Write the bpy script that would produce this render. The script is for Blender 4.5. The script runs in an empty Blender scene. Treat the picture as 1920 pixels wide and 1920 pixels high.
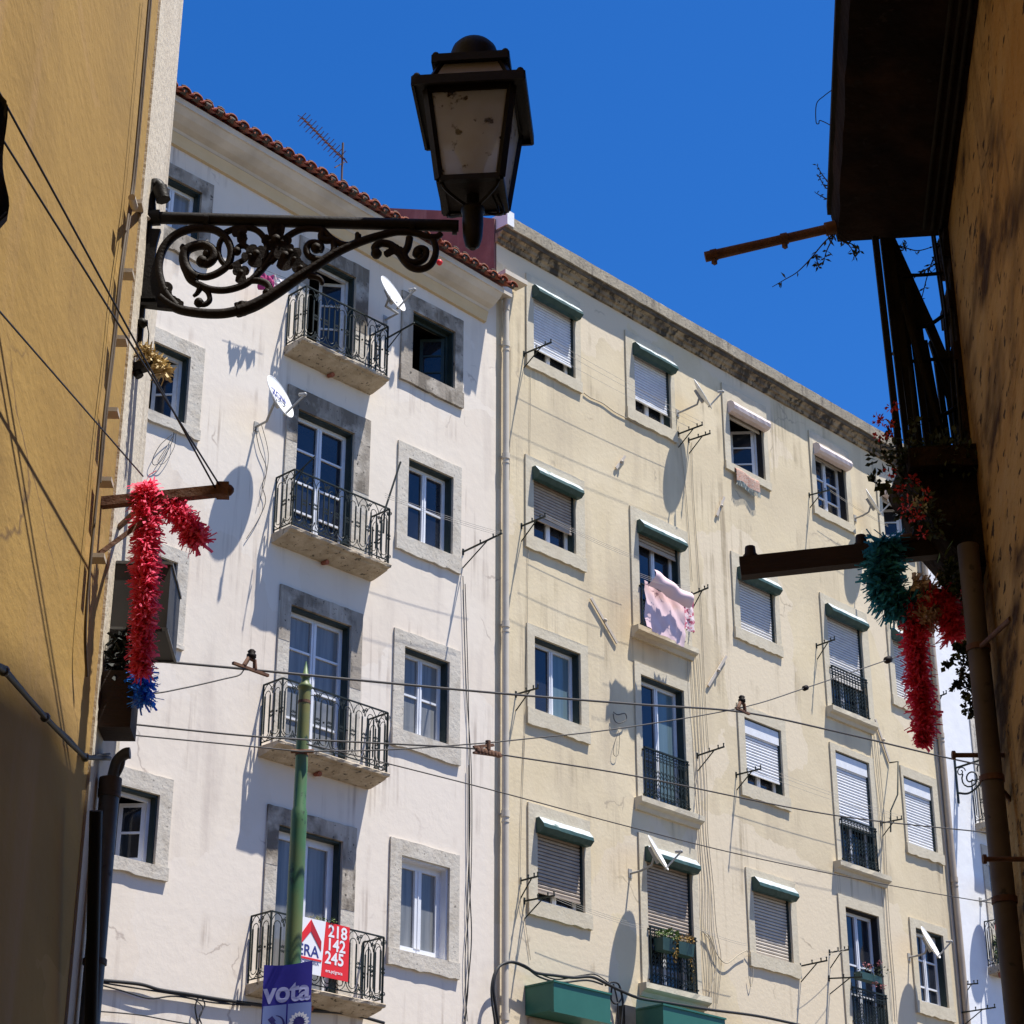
import bpy, bmesh, math, random
from mathutils import Vector, Matrix
random.seed(7)
R_ = math.radians
C = bpy.context.scene.collection

# ------------------------------------------------------------------ camera, sky, sun, exposure
sc = bpy.context.scene
FPX = 3852.0                                   # focal length in pixels of the 1920 px photograph
TH = math.atan(0.472)                          # camera pitch above the horizon
cth, sth = math.cos(TH), math.sin(TH)
cam_d = bpy.data.cameras.new('camera'); cam = bpy.data.objects.new('camera', cam_d); C.objects.link(cam)
cam.location = (0, 0, 0); cam.rotation_euler = (math.pi/2 + TH, 0, 0)
cam_d.sensor_width = 36; cam_d.lens = 36*FPX/1920; cam_d.clip_start = 0.05; cam_d.clip_end = 3000
sc.camera = cam
SUN_EL, SUN_AZ = R_(70.2), R_(102.0)           # azimuth clockwise from +Y
sdir = Vector((math.sin(SUN_AZ)*math.cos(SUN_EL), math.cos(SUN_AZ)*math.cos(SUN_EL), math.sin(SUN_EL)))
w = bpy.data.worlds.new('World'); sc.world = w; w.use_nodes = True
nt = w.node_tree; nt.nodes.clear()
sky = nt.nodes.new('ShaderNodeTexSky'); sky.sky_type = 'NISHITA'; sky.sun_disc = False
sky.sun_elevation = SUN_EL; sky.sun_rotation = SUN_AZ
sky.altitude = 100; sky.air_density = 0.85; sky.dust_density = 0.25; sky.ozone_density = 6.0
bg = nt.nodes.new('ShaderNodeBackground'); bg.inputs['Strength'].default_value = 0.083
wo = nt.nodes.new('ShaderNodeOutputWorld')
hs = nt.nodes.new('ShaderNodeHueSaturation'); hs.inputs['Saturation'].default_value = 1.29; hs.inputs['Value'].default_value = 1.27; hs.inputs['Hue'].default_value = .509
nt.links.new(sky.outputs[0], hs.inputs['Color']); nt.links.new(hs.outputs[0], bg.inputs[0]); nt.links.new(bg.outputs[0], wo.inputs[0])
sl = bpy.data.lights.new('sun', 'SUN'); sl.energy = 5.0; sl.angle = R_(0.55); sl.color = (1.0, 0.95, 0.87)
so = bpy.data.objects.new('sun', sl); C.objects.link(so); so.location = (20, -5, 60)
so.rotation_euler = sdir.to_track_quat('Z', 'Y').to_euler()
sc.view_settings.view_transform = 'Standard'; sc.view_settings.look = 'None'
sc.view_settings.exposure = 0.82; sc.view_settings.gamma = 1.0

# ------------------------------------------------------------------ geometry of the place
# the facades across the street stand in one vertical plane, 20 m from the viewer, running away to the right
AZ = R_(43.9); D = 20.0
fd = Vector((math.sin(AZ), math.cos(AZ), 0)); fn = Vector((math.cos(AZ), -math.sin(AZ), 0)); up = Vector((0, 0, 1))
def W(u, p, z): return fd*u + fn*(p - D) + up*z
Rv, Fv, Uv = Vector((1, 0, 0)), Vector((0, cth, sth)), Vector((0, -sth, cth))
def ray(x, y): return Rv*((x-960)/FPX) + Fv - Uv*((y-960)/FPX)
def onplane(x, y, n, c):
    r = ray(x, y); return r*(c/n.dot(r))
def F(x, y, p=0.0):                            # measured point of the photograph -> metres along/up the facade
    P = onplane(x, y, fn, p-D); return P.dot(fd), P.z
def Fw(x, y, p=0.0): return onplane(x, y, fn, p-D)
nL = Vector((math.cos(R_(2.6)), math.sin(R_(2.6)), 0)); dL = Vector((-nL.y, nL.x, 0)); CL = Vector((-1.515, 7.5, 0))
nR = Vector((-math.cos(R_(6.6)), math.sin(R_(6.6)), 0)); dR = Vector((nR.y, -nR.x, 0)); CR = Vector((1.862, 7.5, 0))
def Lw(x, y, off=0.0): return onplane(x, y, nL, nL.dot(CL)+off)
def Rw(x, y, off=0.0): return onplane(x, y, nR, nR.dot(CR)+off)
def Yw(x, y, Y):
    r = ray(x, y); return r*(Y/r.y)

# ------------------------------------------------------------------ mesh helpers
class MB:
    def __init__(s): s.v = []; s.f = []; s.smooth = set(); s.mi = {}
    def add(s, vs, fs, smooth=False, m=0):
        b = len(s.v); s.v += [Vector(p) for p in vs]
        for q in fs:
            if smooth: s.smooth.add(len(s.f))
            if m: s.mi[len(s.f)] = m
            s.f.append([b+i for i in q])
        return s
    def hexa(s, P, m=0):
        return s.add(P, [(0,1,2,3),(4,5,6,7),(0,1,5,4),(1,2,6,5),(2,3,7,6),(3,0,4,7)], m=m)
    def fbox(s, u0, u1, p0, p1, z0, z1, m=0):
        return s.hexa([W(u0,p0,z0),W(u1,p0,z0),W(u1,p1,z0),W(u0,p1,z0),W(u0,p0,z1),W(u1,p0,z1),W(u1,p1,z1),W(u0,p1,z1)], m)
    def obox(s, o, a, b, c, m=0):              # corner and three edge vectors
        o, a, b, c = map(Vector, (o, a, b, c))
        return s.hexa([o, o+a, o+a+b, o+b, o+c, o+a+c, o+a+b+c, o+b+c], m)
    def prism(s, A, B, m=0):                   # two matching outlines
        n = len(A); return s.add(list(A)+list(B), [tuple(range(n)), tuple(range(2*n-1, n-1, -1))] + [(i, (i+1)%n, n+(i+1)%n, n+i) for i in range(n)], m=m)
    def tube(s, pts, r, n=6, closed=False, flat=None, caps=True, m=0):
        pts = [Vector(p) for p in pts]; k = len(pts)
        if k < 2: return s
        rs = r if isinstance(r, (list, tuple)) else [r]*k
        vs = []; prevN = None
        for i, p in enumerate(pts):
            if closed: t = pts[(i+1)%k] - pts[i-1]
            else: t = pts[min(i+1, k-1)] - pts[max(i-1, 0)]
            if t.length < 1e-9: t = Vector((0,0,1))
            t.normalize()
            if flat is not None: N = Vector(flat) - t*t.dot(Vector(flat))
            elif prevN is None:
                a = Vector((0,0,1)) if abs(t.z) < .9 else Vector((1,0,0)); N = t.cross(a)
            else: N = prevN - t*t.dot(prevN)
            if N.length < 1e-6: N = t.orthogonal()
            N.normalize(); prevN = N; B = t.cross(N)
            for j in range(n):
                a = 2*math.pi*(j+.5)/n; vs.append(p + (N*math.cos(a) + B*math.sin(a))*rs[i])
        fs = []
        for i in range(k if closed else k-1):
            for j in range(n):
                a, b = i*n+j, i*n+(j+1)%n; c, d_ = ((i+1)%k)*n+(j+1)%n, ((i+1)%k)*n+j
                fs.append((a, b, c, d_))
        s.add(vs, fs, smooth=n > 4, m=m)
        if caps and not closed: s.add(vs[:n], [tuple(range(n))], m=m); s.add(vs[-n:], [tuple(range(n))], m=m)
        return s
    def bar(s, a, b, wd, hd, upv=None, m=0):
        a, b = Vector(a), Vector(b); t = (b-a).normalized(); u_ = Vector(upv or (0,0,1)); sd = t.cross(u_)
        if sd.length < 1e-5: sd = t.orthogonal()
        sd.normalize(); u2 = sd.cross(t).normalized()
        o = a - sd*wd/2 - u2*hd/2
        return s.obox(o, b-a, sd*wd, u2*hd, m)
    def lathe(s, base, axis, prof, n=16, m=0):
        axis = Vector(axis).normalized(); N = axis.orthogonal().normalized(); B = axis.cross(N)
        vs = []
        for (r, h) in prof:
            for j in range(n):
                a = 2*math.pi*j/n; vs.append(Vector(base)+axis*h+(N*math.cos(a)+B*math.sin(a))*r)
        fs = [(i*n+j, i*n+(j+1)%n, (i+1)*n+(j+1)%n, (i+1)*n+j) for i in range(len(prof)-1) for j in range(n)]
        s.add(vs, fs, smooth=True, m=m)
        s.add(vs[:n], [tuple(range(n))], m=m); s.add(vs[-n:], [tuple(range(n))], m=m); return s
    def ball(s, c, r, n=8, m=0):
        pr = [(max(r*math.sin(math.pi*i/(n//2+1)), r*.02), -r*math.cos(math.pi*i/(n//2+1))) for i in range(n//2+2)]
        return s.lathe(c, (0,0,1), pr, n, m)
    def build(s, name, mat, parent=None, recalc=True, origin=None, bevel=0):
        me = bpy.data.meshes.new(name); ob = bpy.data.objects.new(name, me); C.objects.link(ob)
        if parent is not None:
            M = world_of(parent).inverted(); ob.parent = parent; vs = [M@p for p in s.v]
        else:
            if origin is None:
                xs = [p.x for p in s.v]; ys = [p.y for p in s.v]; zs = [p.z for p in s.v]
                origin = Vector(((min(xs)+max(xs))/2, (min(ys)+max(ys))/2, min(zs)))
            ob.location = origin; vs = [p-Vector(origin) for p in s.v]
        me.from_pydata([tuple(p) for p in vs], [], s.f)
        for m_ in (mat if isinstance(mat, (list, tuple)) else [mat]): me.materials.append(m_)
        for i, pl in enumerate(me.polygons):
            if i in s.smooth: pl.use_smooth = True
            if i in s.mi: pl.material_index = s.mi[i]
        if recalc:
            bm = bmesh.new(); bm.from_mesh(me); bmesh.ops.recalc_face_normals(bm, faces=bm.faces)
            bm.to_mesh(me); bm.free()
        me.update(); return ob
def world_of(o):
    M = Matrix.Translation(o.location) @ o.rotation_euler.to_matrix().to_4x4()
    return (world_of(o.parent) @ M) if o.parent else M
def tag(o, label=None, cat=None, group=None, kind=None):
    if label: o['label'] = label
    if cat: o['category'] = cat
    if group: o['group'] = group
    if kind: o['kind'] = kind
    return o
def thing(name, label, cat, loc, group=None, rotz=0):
    o = bpy.data.objects.new(name, None); C.objects.link(o); o.location = loc; o.rotation_euler = (0,0,rotz)
    o.empty_display_size = .2
    return tag(o, label, cat, group)

# ------------------------------------------------------------------ materials
def mat(name, c1, c2=None, scale=4, rough=.8, bump=0, bscale=40, detail=6, metal=0, spots=None, spot_scale=30, spot_lo=.62,
        stretch=(1,1,1), island=None, streak=None, runs=None, cracks=None, patch=None, paper=0, coat=0, spec=.4, trans=0, alpha=1, c3=None, s3=.8, lo=.35, hi=.65):
    m = bpy.data.materials.new(name); m.use_nodes = True; n = m.node_tree; N = n.nodes; L = n.links
    b = N['Principled BSDF']; b.inputs['Roughness'].default_value = rough; b.inputs['Metallic'].default_value = metal
    b.inputs['Specular IOR Level'].default_value = spec; b.inputs['Coat Weight'].default_value = coat
    b.inputs['Coat Roughness'].default_value = .04; b.inputs['Transmission Weight'].default_value = trans
    b.inputs['Alpha'].default_value = alpha
    geo = N.new('ShaderNodeNewGeometry'); mp = N.new('ShaderNodeMapping'); mp.inputs['Scale'].default_value = stretch
    L.new(geo.outputs['Position'], mp.inputs[0])
    def noise(sc_, det=detail, vec=None, r=.6):
        t = N.new('ShaderNodeTexNoise'); t.inputs['Scale'].default_value = sc_; t.inputs['Detail'].default_value = det
        t.inputs['Roughness'].default_value = r
        L.new(vec or mp.outputs[0], t.inputs['Vector']); return t.outputs['Fac']
    def ramp(fac, a, b_):
        r = N.new('ShaderNodeMapRange'); r.inputs[1].default_value = a; r.inputs[2].default_value = b_; r.clamp = True
        L.new(fac, r.inputs[0]); return r.outputs[0]
    def mix(fac, A, B):
        x = N.new('ShaderNodeMix'); x.data_type = 'RGBA'
        for sock, val in ((x.inputs[6], A), (x.inputs[7], B)):
            if isinstance(val, tuple): sock.default_value = (*val, 1)
            else: L.new(val, sock)
        if isinstance(fac, float): x.inputs[0].default_value = fac
        else: L.new(fac, x.inputs[0])
        return x.outputs[2]
    col = c1
    if c2: col = mix(ramp(noise(scale), lo, hi), c1, c2)
    if c3: col = mix(ramp(noise(s3, 3), .45, .62), col, c3)
    if streak:                                  # long vertical weathering marks
        mp2 = N.new('ShaderNodeMapping'); mp2.inputs['Scale'].default_value = (1, 1, .12); L.new(geo.outputs['Position'], mp2.inputs[0])
        col = mix(ramp(noise(streak[1], 5, mp2.outputs[0]), streak[2], streak[3]), col, streak[0])
    if patch:                                   # repaired areas of a slightly different tone, with their own outline
        vo = N.new('ShaderNodeTexVoronoi'); vo.inputs['Scale'].default_value = patch[1]
        wv = N.new('ShaderNodeTexNoise'); wv.inputs['Scale'].default_value = 1.3; wv.inputs['Detail'].default_value = 4; L.new(mp.outputs[0], wv.inputs['Vector'])
        vm = N.new('ShaderNodeVectorMath'); vm.operation = 'MULTIPLY_ADD'; vm.inputs[1].default_value = (1.1,1.1,1.1); L.new(wv.outputs['Color'], vm.inputs[0]); L.new(mp.outputs[0], vm.inputs[2])
        L.new(vm.outputs[0], vo.inputs['Vector']); sp = N.new('ShaderNodeSeparateColor'); L.new(vo.outputs['Color'], sp.inputs[0])
        col = mix(ramp(sp.outputs[0], patch[2], patch[2]+.04), col, patch[0])
    if runs:                                    # thin rain marks; on the ochre wall, painted shadow streaks of the grit
        mp3 = N.new('ShaderNodeMapping'); mp3.inputs['Scale'].default_value = (1, 1, .045); L.new(geo.outputs['Position'], mp3.inputs[0])
        a_ = ramp(noise(runs[1], 4, mp3.outputs[0]), runs[2], runs[2]+.16); b2 = ramp(noise(.7, 3), .50, .66)
        mu = N.new('ShaderNodeMath'); mu.operation = 'MULTIPLY'; L.new(a_, mu.inputs[0]); L.new(b2, mu.inputs[1]); col = mix(mu.outputs[0], col, runs[0])
    if cracks:
        vo = N.new('ShaderNodeTexVoronoi'); vo.feature = 'DISTANCE_TO_EDGE'; vo.inputs['Scale'].default_value = cracks[1]
        wv = N.new('ShaderNodeTexNoise'); wv.inputs['Scale'].default_value = 3; wv.inputs['Detail'].default_value = 6; L.new(mp.outputs[0], wv.inputs['Vector'])
        vm = N.new('ShaderNodeVectorMath'); vm.operation = 'MULTIPLY_ADD'; vm.inputs[1].default_value = (.45,.45,.45); L.new(wv.outputs['Color'], vm.inputs[0]); L.new(mp.outputs[0], vm.inputs[2])
        L.new(vm.outputs[0], vo.inputs['Vector']); a_ = ramp(vo.outputs['Distance'], .010, .0); b2 = ramp(noise(.9, 2), .58, .64)
        mu = N.new('ShaderNodeMath'); mu.operation = 'MULTIPLY'; L.new(a_, mu.inputs[0]); L.new(b2, mu.inputs[1]); col = mix(mu.outputs[0], col, cracks[0])
    if spots:
        col = mix(ramp(noise(spot_scale, 3), spot_lo, spot_lo+.06), col, spots)
    if island:
        wv = N.new('ShaderNodeMix'); wv.data_type = 'RGBA'; wv.inputs[7].default_value = (*island, 1)
        L.new(geo.outputs['Random Per Island'], wv.inputs[0])
        if isinstance(col, tuple): wv.inputs[6].default_value = (*col, 1)
        else: L.new(col, wv.inputs[6])
        col = wv.outputs[2]
    if isinstance(col, tuple): b.inputs['Base Color'].default_value = (*col, 1)
    else: L.new(col, b.inputs['Base Color'])
    if bump:
        bp = N.new('ShaderNodeBump'); bp.inputs['Strength'].default_value = 1; bp.inputs['Distance'].default_value = bump
        L.new(noise(bscale, 5), bp.inputs['Height']); L.new(bp.outputs[0], b.inputs['Normal'])
    if paper:                                   # thin paper or petals: part of the light comes through
        tr = N.new('ShaderNodeBsdfTranslucent'); ms = N.new('ShaderNodeMixShader'); ms.inputs[0].default_value = paper
        if isinstance(col, tuple): tr.inputs[0].default_value = (*col, 1)
        else: L.new(col, tr.inputs[0])
        L.new(b.outputs[0], ms.inputs[1]); L.new(tr.outputs[0], ms.inputs[2]); L.new(ms.outputs[0], N['Material Output'].inputs[0])
    return m
M = {}
M['pink'] = \
            mat('off_white_pink_plaster', (.70,.622,.52), (.745,.665,.56), 1.2, .9, .004, 7, c3=(.70,.61,.505), s3=.35, streak=((.50,.43,.37), 1.6, .56, .80), runs=((.42,.35,.29), 9, .52), cracks=((.45,.38,.32), .5), patch=((.73,.655,.56), .42, .62))
M['cream'] = mat('cream_plaster', (.62,.515,.335), (.67,.565,.385), 1.5, .9, .0045, 14, c3=(.57,.475,.32), s3=.4, streak=((.46,.38,.265), 1.4, .54, .78), runs=((.36,.29,.19), 8, .50), cracks=((.40,.33,.235), .45), patch=((.655,.555,.40), .38, .55))
M['white'] = mat('white_plaster', (.70,.71,.73), (.76,.77,.79), 2, .9, .006, 5)
M['maroon'] = mat('dark_red_plaster', (.17,.072,.062), (.23,.105,.09), 2.5, .85, .01, 6, streak=((.28,.16,.14), 3, .55, .7))
M['ochre'] = mat('ochre_plaster', (.335,.200,.040), (.39,.240,.056), 1.3, .92, .004, 22, stretch=(1,.45,1), c3=(.30,.18,.038), s3=1.4, streak=((.36,.22,.085), 2.2, .55, .76), spots=(.22,.13,.03), spot_scale=48, spot_lo=.70, runs=((.24,.135,.03), 14, .52), cracks=((.16,.09,.025), 1.1), patch=((.37,.225,.06), 1.2, .62))  # runs paint the shadow streaks of the gritty plaster into the colour
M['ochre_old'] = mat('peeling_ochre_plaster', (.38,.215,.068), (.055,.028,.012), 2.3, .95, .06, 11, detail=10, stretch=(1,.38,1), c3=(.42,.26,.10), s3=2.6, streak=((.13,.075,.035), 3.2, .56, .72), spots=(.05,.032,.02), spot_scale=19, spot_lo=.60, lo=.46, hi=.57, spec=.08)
M['pilaster'] = mat('old_limewash', (.55,.49,.40), (.62,.565,.47), 3, .9, .006, 30, streak=((.40,.34,.26), 5, .55, .72), spots=(.36,.31,.25), spot_scale=60, spot_lo=.66)
M['stone'] = mat('pitted_limestone', (.44,.395,.325), (.60,.55,.47), 3.0, .92, .009, 17, spots=(.17,.15,.125), spot_scale=21, spot_lo=.645, c3=(.52,.48,.41), s3=6)
M['stone_dark'] = mat('dark_mottled_limestone', (.16,.135,.105), (.46,.41,.34), 2.0, .92, .008, 20, spots=(.07,.06,.05), spot_scale=15, spot_lo=.63, lo=.44, hi=.60, streak=((.30,.26,.21), 4, .5, .62))  # darker, mottled limestone; on the balcony door jambs it also paints shade
M['stone_cream'] = mat('painted_stone', (.50,.44,.325), (.56,.50,.38), 5, .9, .006, 20, spots=(.34,.28,.20), spot_scale=26, spot_lo=.68)
M['slab'] = mat('weathered_slab', (.52,.44,.33), (.36,.29,.20), 5, .92, .02, 22, spots=(.12,.10,.07), spot_scale=14, spot_lo=.6)
M['cornice'] = mat('pale_cornice', (.58,.535,.465), (.66,.62,.55), 2, .9, .004, 12, c3=(.50,.46,.40), s3=1.2)
M['ochre_band'] = mat('pale_ochre_band', (.60,.47,.28), (.65,.52,.33), 2, .9)
M['parapet'] = mat('lichen_parapet', (.36,.315,.235), (.28,.24,.18), 2.2, .95, .012, 18, spots=(.13,.11,.085), spot_scale=26, spot_lo=.62, streak=((.12,.10,.08), 9, .52, .74))
M['lip'] = mat('dark_drip_edge', (.13,.105,.075), (.055,.045,.035), 3, .95, .01, 20, streak=((.20,.16,.11), 8, .55, .7))  # darker band between cornice and parapet
M['cornice_dirty'] = mat('stained_cornice', (.36,.28,.17), (.13,.10,.07), 3, .95, .015, 25, spots=(.06,.05,.035), spot_scale=7, spot_lo=.6, streak=((.05,.042,.032), 7, .47, .60))
M['tile'] = mat('clay_roof_tiles', (.40,.115,.05), (.28,.085,.04), 6, .85, .004, 40, island=(.24,.075,.045), spots=(.10,.07,.05), spot_scale=18, spot_lo=.62)
M['tile_grey'] = mat('mortar_and_moss', (.12,.10,.08), (.06,.05,.04), 12, .95)
M['iron'] = mat('dark_green_iron', (.007,.014,.012), (.012,.019,.016), 20, .55, spec=.3)
M['black'] = mat('black_iron', (.006,.0055,.005), (.011,.009,.008), 14, .5, .002, 60, spec=.14)
M['blackbrown'] = mat('dark_brown_iron', (.010,.007,.005), (.017,.011,.008), 18, .6, .003, 60, spec=.12)
M['rust'] = mat('rusty_steel', (.085,.035,.02), (.16,.075,.035), 14, .8, .004, 50)
M['wframe'] = mat('white_window_paint', (.66,.68,.72), (.72,.74,.78), 5, .45)
M['wframe_old'] = mat('worn_white_paint', (.50,.52,.55), (.62,.63,.65), 9, .6)
M['dgreen'] = mat('dark_green_paint', (.012,.024,.024), (.02,.034,.032), 12, .5)
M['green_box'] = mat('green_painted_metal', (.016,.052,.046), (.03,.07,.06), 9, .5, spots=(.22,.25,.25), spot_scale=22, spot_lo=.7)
M['box_top'] = mat('weathered_sunlit_box_top', (.34,.40,.42), (.48,.52,.53), 6, .6, spots=(.08,.13,.12), spot_scale=6, spot_lo=.63)  # weathered top, with its sunlit paleness put into the colour as well
M['pink_box'] = mat('pale_pink_metal', (.60,.50,.47), (.66,.56,.53), 8, .6)
M['sh_white'] = mat('white_shutter', (.66,.67,.69), (.74,.75,.77), 7, .5)
M['sh_grey'] = mat('pale_grey_shutter', (.55,.54,.54), (.62,.61,.60), 7, .55)
M['sh_brown'] = mat('beige_brown_shutter', (.32,.26,.205), (.39,.325,.26), 7, .6)
M['sh_cream'] = mat('faded_cream_shutter', (.46,.40,.33), (.52,.46,.38), 7, .6)
M['gap'] = mat('shadow_gap', (.02,.02,.02), None, rough=.9)
M['glass'] = mat('window_glass', (.010,.012,.018), (.022,.026,.036), 1.2, .05, spec=.6)
M['glass_blue'] = mat('window_glass_with_pale_blind', (.085,.135,.16), (.12,.18,.21), 1.2, .08, spec=.5, stretch=(9,9,.2))
M['glass_curtain'] = mat('window_glass_with_curtain', (.13,.14,.145), (.23,.235,.235), 1.6, .08, spec=.45, stretch=(7,7,.35))
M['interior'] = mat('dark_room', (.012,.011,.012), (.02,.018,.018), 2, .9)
M['pipe'] = mat('cream_drainpipe', (.58,.52,.42), (.52,.46,.37), 4, .6)
M['pipe_brown'] = mat('beige_brown_drainpipe', (.36,.29,.22), (.42,.35,.27), 4, .6)
M['pipe_grey'] = mat('grey_zinc_pipe', (.085,.09,.088), (.13,.13,.125), 7, .5, spots=(.05,.045,.04), spot_scale=20, spot_lo=.62)
M['pipe_dark'] = mat('dirty_beige_pipe', (.085,.062,.043), (.12,.09,.062), 6, .7, spots=(.05,.04,.03), spot_scale=15, spot_lo=.62)
M['dish'] = mat('white_dish', (.70,.71,.70), (.76,.76,.75), 5, .5)
M['dish_arm'] = mat('galvanised_steel', (.28,.28,.27), (.36,.35,.33), 20, .5)
M['cable'] = mat('black_cable', (.012,.012,.013), None, rough=.6)
M['cable_cream'] = mat('painted_cable', (.40,.35,.26), None, rough=.7)
M['wire'] = mat('thin_wire', (.05,.045,.04), None, rough=.6)
M['wire_pale'] = mat('pale_wire', (.42,.39,.34), None, rough=.6)
M['canopy'] = mat('green_metal_canopy', (.020,.115,.085), (.027,.135,.10), 2, .5)
M['pole'] = mat('green_tram_pole', (.045,.125,.05), (.06,.15,.055), 3, .5, c3=(.17,.165,.045), s3=1.1, spots=(.03,.06,.03), spot_scale=9, spot_lo=.64)
M['flag'] = mat('violet_blue_flag', (.028,.022,.26), (.036,.03,.32), 4, .7)
M['flag_pale'] = mat('pale_lilac_print', (.45,.47,.74), None, rough=.7)
M['flag_box'] = mat('light_blue_print', (.20,.27,.55), None, rough=.7)
M['flag_dark'] = mat('dark_blue_print', (.03,.025,.16), None, rough=.7)
M['sign_white'] = mat('sign_white', (.80,.80,.82), None, rough=.5)
M['sign_red'] = mat('sign_red', (.72,.018,.022), None, rough=.5)
M['sign_darkred'] = mat('sign_dark_red', (.42,.012,.02), None, rough=.5)
M['sign_blue'] = mat('sign_navy', (.02,.03,.20), None, rough=.5)
M['leaf'] = mat('green_leaves', (.05,.10,.025), (.09,.15,.03), 12, .6, island=(.12,.19,.03))
M['leaf_dark'] = mat('dark_leaves', (.02,.035,.015), (.035,.05,.02), 12, .7, island=(.045,.06,.02))
M['leaf_dry'] = mat('dry_orange_leaves', (.30,.16,.03), (.22,.17,.04), 12, .7, island=(.38,.22,.05))
M['stem'] = mat('brown_stems', (.05,.03,.02), None, rough=.8)
M['petal_red'] = mat('red_petals', (.55,.02,.02), (.42,.01,.02), 12, .6, island=(.65,.05,.04))
M['petal_pink'] = mat('pink_petals', (.62,.24,.25), None, rough=.6, island=(.5,.15,.17))
M['petal_white'] = mat('pale_petals', (.62,.60,.45), None, rough=.6, island=(.55,.5,.2))
M['g_red'] = mat('crimson_paper_fringe', (.80,.05,.13), None, rough=.8, island=(.93,.20,.32), paper=.5)
M['g_red2'] = mat('dark_red_paper_fringe', (.74,.025,.055), None, rough=.8, island=(.90,.10,.17), paper=.5)
M['g_teal'] = mat('teal_paper_fringe', (.025,.22,.27), None, rough=.75, island=(.06,.36,.42), paper=.4)
M['g_cream'] = mat('cream_paper_fringe', (.56,.40,.28), None, rough=.75, island=(.70,.56,.42), paper=.4)
M['g_blue'] = mat('blue_plastic_fringe', (.02,.16,.78), None, rough=.4, island=(.06,.34,.95), paper=.4)
M['g_straw'] = mat('straw_fringe', (.52,.40,.20), None, rough=.8, island=(.65,.53,.30))
M['g_dark'] = mat('dark_fringe', (.015,.018,.018), None, rough=.8, island=(.03,.035,.03))
M['wood_dark'] = mat('dark_timber', (.020,.010,.007), (.032,.017,.011), 6, .8, .003, 30, stretch=(1,5,5))
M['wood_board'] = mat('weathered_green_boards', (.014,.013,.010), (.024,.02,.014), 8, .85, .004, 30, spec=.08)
M['wood_log'] = mat('worn_wood', (.13,.075,.04), (.05,.03,.02), 10, .85, .004, 30)
M['slab_dark'] = mat('shade_darkened_concrete', (.013,.007,.004), (.034,.018,.010), 3, .95, spec=.06, bump=.014, bscale=22, c3=(.008,.005,.004), s3=2, spots=(.02,.015,.012), spot_scale=18, spot_lo=.62)  # the deep shade under the slab is put into this colour
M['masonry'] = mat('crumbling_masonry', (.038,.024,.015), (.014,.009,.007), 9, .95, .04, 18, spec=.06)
M['box_metal'] = mat('dark_grey_sheet_metal', (.022,.021,.019), (.035,.033,.030), 7, .6)
M['milk'] = mat('dusty_lantern_glass', (.42,.40,.40), (.36,.34,.33), 3, .35, spec=.5, paper=.5)
M['milk_see'] = mat('dusty_see_through_glass', (.66,.66,.66), (.60,.56,.50), 5, .25, spec=.5, alpha=.30, spots=(.14,.10,.07), spot_scale=15, spot_lo=.60, paper=.5)
M['sheet'] = mat('pale_pink_sheet', (.70,.50,.53), (.74,.56,.58), 2, .85)
M['sheet_trim'] = mat('darker_pink_sheet', (.62,.42,.50), None, rough=.85)
M['sheet_print'] = mat('flower_print_towel', (.74,.62,.64), (.50,.10,.16), 14, .9, lo=.47, hi=.55)
M['magenta'] = mat('magenta_cloth', (.50,.06,.20), (.38,.03,.14), 8, .85)
M['cloth_white'] = mat('white_cloth', (.72,.70,.70), (.6,.4,.45), 14, .85, lo=.5, hi=.6)
M['rug'] = mat('rag_rug', (.50,.42,.34), (.40,.16,.11), 22, .95, .01, 40, stretch=(1,1,3), spots=(.16,.24,.22), spot_scale=26, spot_lo=.6)
M['fringe'] = mat('pale_green_fringe', (.40,.45,.41), None, rough=.9)
M['asphalt'] = mat('basalt_setts', (.10,.08,.06), (.13,.105,.08), 3, .9)
M['cobble'] = mat('cobbled_alley', (.09,.08,.07), (.12,.11,.095), 12, .9, .01, 20)
M['darkcloth'] = mat('dark_grey_cloth', (.03,.032,.034), (.05,.052,.055), 9, .9)
M['antenna'] = mat('reddish_aluminium', (.07,.05,.05), (.10,.07,.065), 9, .6)
M['terracotta'] = mat('terracotta', (.30,.10,.06), (.25,.08,.05), 8, .8)

# ------------------------------------------------------------------ ground
m = MB(); m.add([(-120,-60,-1.62),(120,-60,-1.62),(120,160,-1.62),(-120,160,-1.62)], [(0,1,2,3)])
tag(m.build('ground', M['asphalt'], origin=(0,0,-1.62)), kind='structure')
m = MB(); m.add([(-1.6,-10,-1.612),(1.9,-10,-1.612),(1.9,7.4,-1.612),(-1.6,7.4,-1.612)], [(0,1,2,3)])
tag(m.build('alley_paving', M['cobble'], origin=(0,0,-1.612)), kind='structure')
m = MB(); m.fbox(4, 40, 0.0, 1.5, -1.62, -1.48)
tag(m.build('pavement', M['cobble']), kind='structure')

# ------------------------------------------------------------------ facade builders
def wall_with_holes(mb, u0, u1, z0, z1, holes, p=0.0):
    us = sorted({u0, u1, *[h[0] for h in holes], *[h[1] for h in holes]}); zs = sorted({z0, z1, *[h[2] for h in holes], *[h[3] for h in holes]})
    us = [q for q in us if u0 <= q <= u1]; zs = [q for q in zs if z0 <= q <= z1]
    idx = {}
    def vid(i, j):
        if (i, j) not in idx: idx[(i, j)] = len(mb.v); mb.v.append(W(us[i], p, zs[j]))
        return idx[(i, j)]
    for i in range(len(us)-1):
        for j in range(len(zs)-1):
            cu, cz = (us[i]+us[i+1])/2, (zs[j]+zs[j+1])/2
            if any(h[0] < cu < h[1] and h[2] < cz < h[3] for h in holes): continue
            mb.f.append([vid(i,j), vid(i+1,j), vid(i+1,j+1), vid(i,j+1)])

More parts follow.
